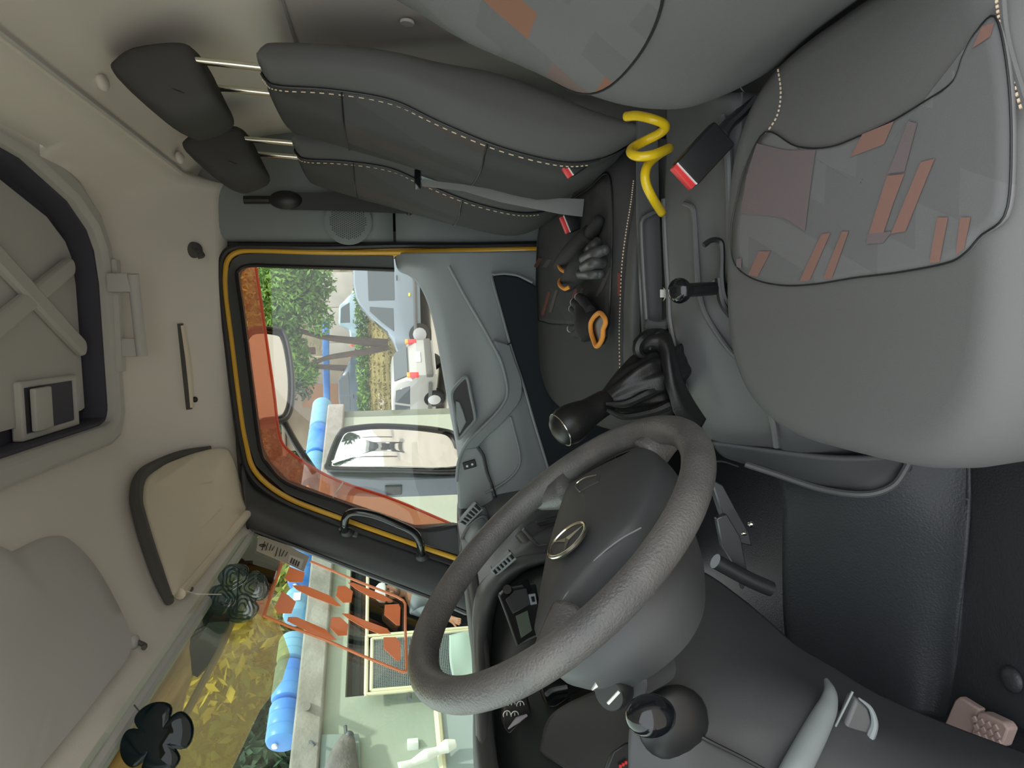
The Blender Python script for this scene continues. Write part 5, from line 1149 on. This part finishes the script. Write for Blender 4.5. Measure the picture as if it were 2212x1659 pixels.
mk('rod', tube([PWa(748,1590,.12),PWa(746,1568,.12)], .014, seg=8), STEEL, wp)
mk('knob', ball(PWa(754,1590,.16), .04, 10, 8), STEEL, wp)
# drums on the roof edge
dl = [(665,1194,1262,'blue plastic drum lying nearest the front pillar'),(653,1283,1336,'pale blue drum with a white label on the roof edge'),(645,1379,1433,'pale blue drum lying behind the decal frame corner'),(638,1437,1517,'deep blue drum with a rounded end on the roof edge'),(628,1522,1606,'long blue drum lying leftmost on the roof edge'),(697,873,926,'blue drum at the far end of the roof behind the mirror top'),(694,928,985,'blue drum on the roof edge right above the large mirror'),(690,988,1050,'blue drum on the roof edge above the mirror bracket')]
for i, (px, p0, p1, lb) in enumerate(dl):
    q0, q1 = PWa(px+2,p0,-.16), PWa(px-3,p1,-.16); r_ = .135; q0[2] = q1[2] = zt-.02+r_-.0; ax_ = q1-q0; L_ = np.linalg.norm(ax_)
    d_ = thing('drum', (q0+q1)/2-np.array([0,0,r_]), lb, 'drum', 'drums on the roof edge')
    mk('shell', lathe([(r_*.72,0),(r_*.93,.015),(r_,.04),(r_,L_*.3),(r_*.95,L_*.33),(r_,L_*.36),(r_,L_*.64),(r_*.95,L_*.67),(r_,L_*.7),(r_,L_-.04),(r_*.93,L_-.015),(r_*.72,L_)], q0, ax_, 24), BLUE if i in (0,3,4,6) else M('pale_blue_plastic', (110,168,205), .4), d_)
    mk('cap', disc(q1+nrm(ax_)*.0+np.array([0,0,r_*.4]), .025, ax_, .025, 12), WHT, d_)
    if i == 1: mk('label_patch', box((q0+q1)/2+wnn*(r_+.002), (.10,.006,.07), .002, np.array([wd_,wnn,[0,0,1]])), WHT, d_)
# trees behind the building
for i, (blobs, mt, lb, n) in enumerate([
  ([(P(560,1330,12),(1.2,1.0,1.0)),(P(520,1400,12),(1.3,1.,1.1)),(P(590,1290,13),(.9,.8,.7)),(P(610,1230,13),(.9,.8,.6))], LY, 'olive yellow leafy tree behind the roof nearest the pillar', 5000),
  ([(P(480,1500,11),(1.3,1.,1.2)),(P(400,1600,11),(1.5,1.,1.3)),(P(430,1440,12),(1.2,.9,1.1)),(P(330,1520,12.5),(1.6,1.,1.4))], LY, 'olive yellow leafy tree behind the roof in the middle of the windshield', 6500),
  ([(P(590,1560,10.5),(1.0,.8,.8)),(P(545,1620,10.5),(1.1,.8,1.0)),(P(600,1480,11),(.8,.7,.6)),(P(480,1680,10.5),(1.2,.9,1.2))], LD, 'dark green leafy tree above the long blue drum', 5200)]):
    c = np.mean([b[0] for b in blobs],0); bs = np.array([c[0],c[1]+.2,GZ])
    tree('tree', bs, lb, [([bs,c-np.array([0,0,1.2]),c],[.14,.11,.06])], blobs, n, .13, mt, 40+i)

# ---- the man in the doorway
def person():
    hc = PWa(842,1279,-.12); hx_ = PWa(850,1300,-.12)
    scale = 1.0
    base = np.array([hc[0],hc[1],hc[2]-1.62])
    t = thing('person', base, 'man in a white cap and grey shirt standing in the doorway', 'person')
    f = -nrm([base[0],base[1],0]); f = nrm(f); sd_ = np.array([-f[1],f[0],0])      # f: towards the truck, sd_: his left
    def w(s, d, z): return base+sd_*s+f*d+np.array([0,0,z])
    def skin(name, verts, edges, rad, mat, parent, lvl=2):
        me = bpy.data.meshes.new(name); b0 = WL[t.name]
        me.from_pydata([tuple(np.array(v)+OFF-b0) for v in verts], edges, []); me.update()
        o = bpy.data.objects.new(name, me); COL.objects.link(o); o.parent = parent; WL[o.name] = b0
        m = o.modifiers.new('skin', 'SKIN'); m.use_smooth_shade = True
        for i, r in enumerate(rad):
            d = me.skin_vertices[0].data[i]; d.radius = (r,r) if not isinstance(r,tuple) else r; d.use_root = (i == 0)
        s = o.modifiers.new('sub','SUBSURF'); s.levels = lvl; s.render_levels = lvl
        me.materials.append(mat); return o
    SK = M('skin_tone', (172,124,98), .6); SH = M('grey_shirt', (150,158,164), .85, var=(9,(132,140,148))); TR = M('dark_trousers', (58,66,64), .9); CAPM = M('white_cap', (214,216,216), .7)
    vb = [w(0,0,.92),w(0,0,1.10),w(0,.0,1.28),w(0,-.01,1.40),w(0,.0,1.47),w(0,.02,1.55),w(0,.025,1.64),w(0,.02,1.70)]
    eb_ = [(i,i+1) for i in range(7)]; rb_ = [(.15,.11),(.15,.11),(.17,.12),(.13,.09),.055,.072,.086,.06]
    def arm(s, el, wr_):
        i0 = len(vb); vb.extend([w(.17*s,0,1.38),el,wr_]); eb_.extend([(3,i0),(i0,i0+1),(i0+1,i0+2)]); rb_.extend([.06,.045,.032])
        d = nrm(wr_-el); u = nrm(np.cross(d,f)); vb.append(wr_+d*.07); eb_.append((i0+2,i0+3)); rb_.append(.034)
        for k in range(4):
            j = len(vb); vb.extend([wr_+d*.10+u*(.024-.016*k),wr_+d*(.15-.008*abs(k-1))+u*(.026-.017*k)+f*.012]); eb_.extend([(i0+3,j),(j,j+1)]); rb_.extend([.010,.008])
        j = len(vb); vb.extend([wr_+d*.06+u*.045,wr_+d*.10+u*.055]); eb_.extend([(i0+2,j),(j,j+1)]); rb_.extend([.011,.009])
    arm(-1, w(-.26,.10,1.12), w(-.30,.30,1.02)); arm(1, w(.27,.02,1.12), w(.24,.16,.92))
    for s in (-1,1):
        i0 = len(vb); vb.extend([w(.09*s,0,.86),w(.10*s,.02,.48),w(.10*s,-.01,.08),w(.10*s,.12,.04)]); eb_.extend([(0,i0),(i0,i0+1),(i0+1,i0+2),(i0+2,i0+3)]); rb_.extend([.095,.065,.045,.04])
    skin('body', vb, eb_, rb_, SK, t)
    vs_ = [w(0,0,.90),w(0,0,1.10),w(0,0,1.30),w(0,-.01,1.43),w(-.18,0,1.38),w(-.24,.05,1.20),w(.18,0,1.38),w(.25,.01,1.20)]
    skin('shirt', vs_, [(0,1),(1,2),(2,3),(3,4),(4,5),(3,6),(6,7)], [(.19,.14),(.18,.13),(.195,.14),(.13,.10),.075,.07,.075,.07], SH, t)
    vt_ = [w(0,0,.95),w(-.10,0,.84),w(-.10,.02,.48),w(-.10,-.01,.10),w(.10,0,.84),w(.10,.02,.48),w(.10,-.01,.10)]
    skin('trousers', vt_, [(0,1),(1,2),(2,3),(0,4),(4,5),(5,6)], [(.17,.13),.115,.085,.07,.115,.085,.07], TR, t)
    for s in (-1,1):
        mk('eye', ball(w(.032*s,.108,1.635), .010, 8, 6), PBLK, t); mk('ear', ball(w(.092*s,.015,1.62), (.015,.02,.03), 8, 6), SK, t)
    mk('nose', ball(w(0,.122,1.605), (.014,.02,.024), 8, 6), SK, t)
    mk('mouth', tube([w(-.024,.106,1.562),w(0,.112,1.558),w(.024,.106,1.562)], .005, 6, 6), M('lips', (140,84,74), .6), t)
    mk('beard', ball(w(0,.085,1.545), (.05,.03,.03), 10, 6), M('stubble', (104,80,66), .8), t)
    cp = mk('cap', lathe([(.098,0),(.102,.02),(.094,.06),(.066,.09),(.02,.103)], w(0,.018,1.665), (0,0,1), 24), CAPM, t)
    mk('cap_peak', loft([[w(.075*math.cos(q),.07+.10*math.sin(q)*k,1.672+.006*h_) for q in np.linspace(0,math.pi,12)] for k,h_ in ((.2,0),(1.,-2),(1.,-1),(.2,1))]), CAPM, cp)
person()
# raised doorway slab he stands on
zf = (PWa(842,1279,-.12)[2]-1.62)
mk('door_slab', prism([wq(sR-.2,zf-.02,.5),wq(sL+.2,zf-.02,.5),wq(sL+.2,zf-.02,-2.2),wq(sR-.2,zf-.02,-2.2)], (0,0,GZ-zf+.02)), CONC, bl)

# ---- what the large mirror looks back at
tk = thing('truck', (36.,7.4,GZ), 'white truck standing behind, seen in the large mirror', 'vehicle')
def WT(g): return tf(g, (36.,7.4,GZ), math.radians(8))
mk('cab', WT(box((-1.6,0,1.6),(1.6,2.2,2.0),.15)), WPT, tk); mk('cargo_box', WT(box((1.5,0,1.9),(4.2,2.3,2.4),.04)), WHT, tk)
mk('cab_window', WT(box((-2.40,0,1.95),(.06,1.9,.75),.02)), CGL, tk); mk('grille', WT(box((-2.41,0,1.05),(.08,1.6,.5),.02)), PBLK, tk); mk('bumper', WT(box((-2.45,0,.62),(.2,2.2,.3),.03)), PBLK, tk)
for s in (-1,1):
    for x in (-1.6,2.2): mk('wheel', WT(lathe([(.4,-.14),(.46,-.1),(.46,.1),(.4,.14)], (x,s*.95,.46), (0,1,0), 20)), TYRE, tk)
    mk('headlight', WT(box((-2.46,s*.85,.9),(.06,.3,.2),.02)), WHT, tk)
for i, (x,y,lb) in enumerate([(50,6.,'tree standing far behind in the large mirror beside the truck'),(52,13.,'tree standing far behind in the large mirror beyond the truck')]):
    tree('yard_tree', (x,y,GZ), lb, [([(x,y,GZ),(x,y,1.),(x+.1,y,2.5)],[.2,.15,.1])], [((x,y,3.6),(2.6,2.6,2.2))], 2200, .26, LD, 60+i)
# flank of the truck's own load body, seen in the mirror
fb = thing('load_body', (3.2,1.1,-.8), 'ribbed tan load body of the truck behind the cab', 'load body')
mk('side_board', box((3.5,2.28,.0),(5.2,.06,1.5),.01), TAN, fb)
for i in range(14): mk('side_rib', box((.95+.38*i,2.325,.0),(.06,.05,1.5),.01), M('rib_paint', (214,190,160), .7) if i == 0 else bpy.data.materials['rib_paint'], fb)
mk('chassis', box((3.5,1.15,-.95),(5.2,.9,.25),.02), PBLK, fb)
mk('bed', box((3.5,1.15,-.74),(5.2,2.3,.08),.01), TAN, fb)
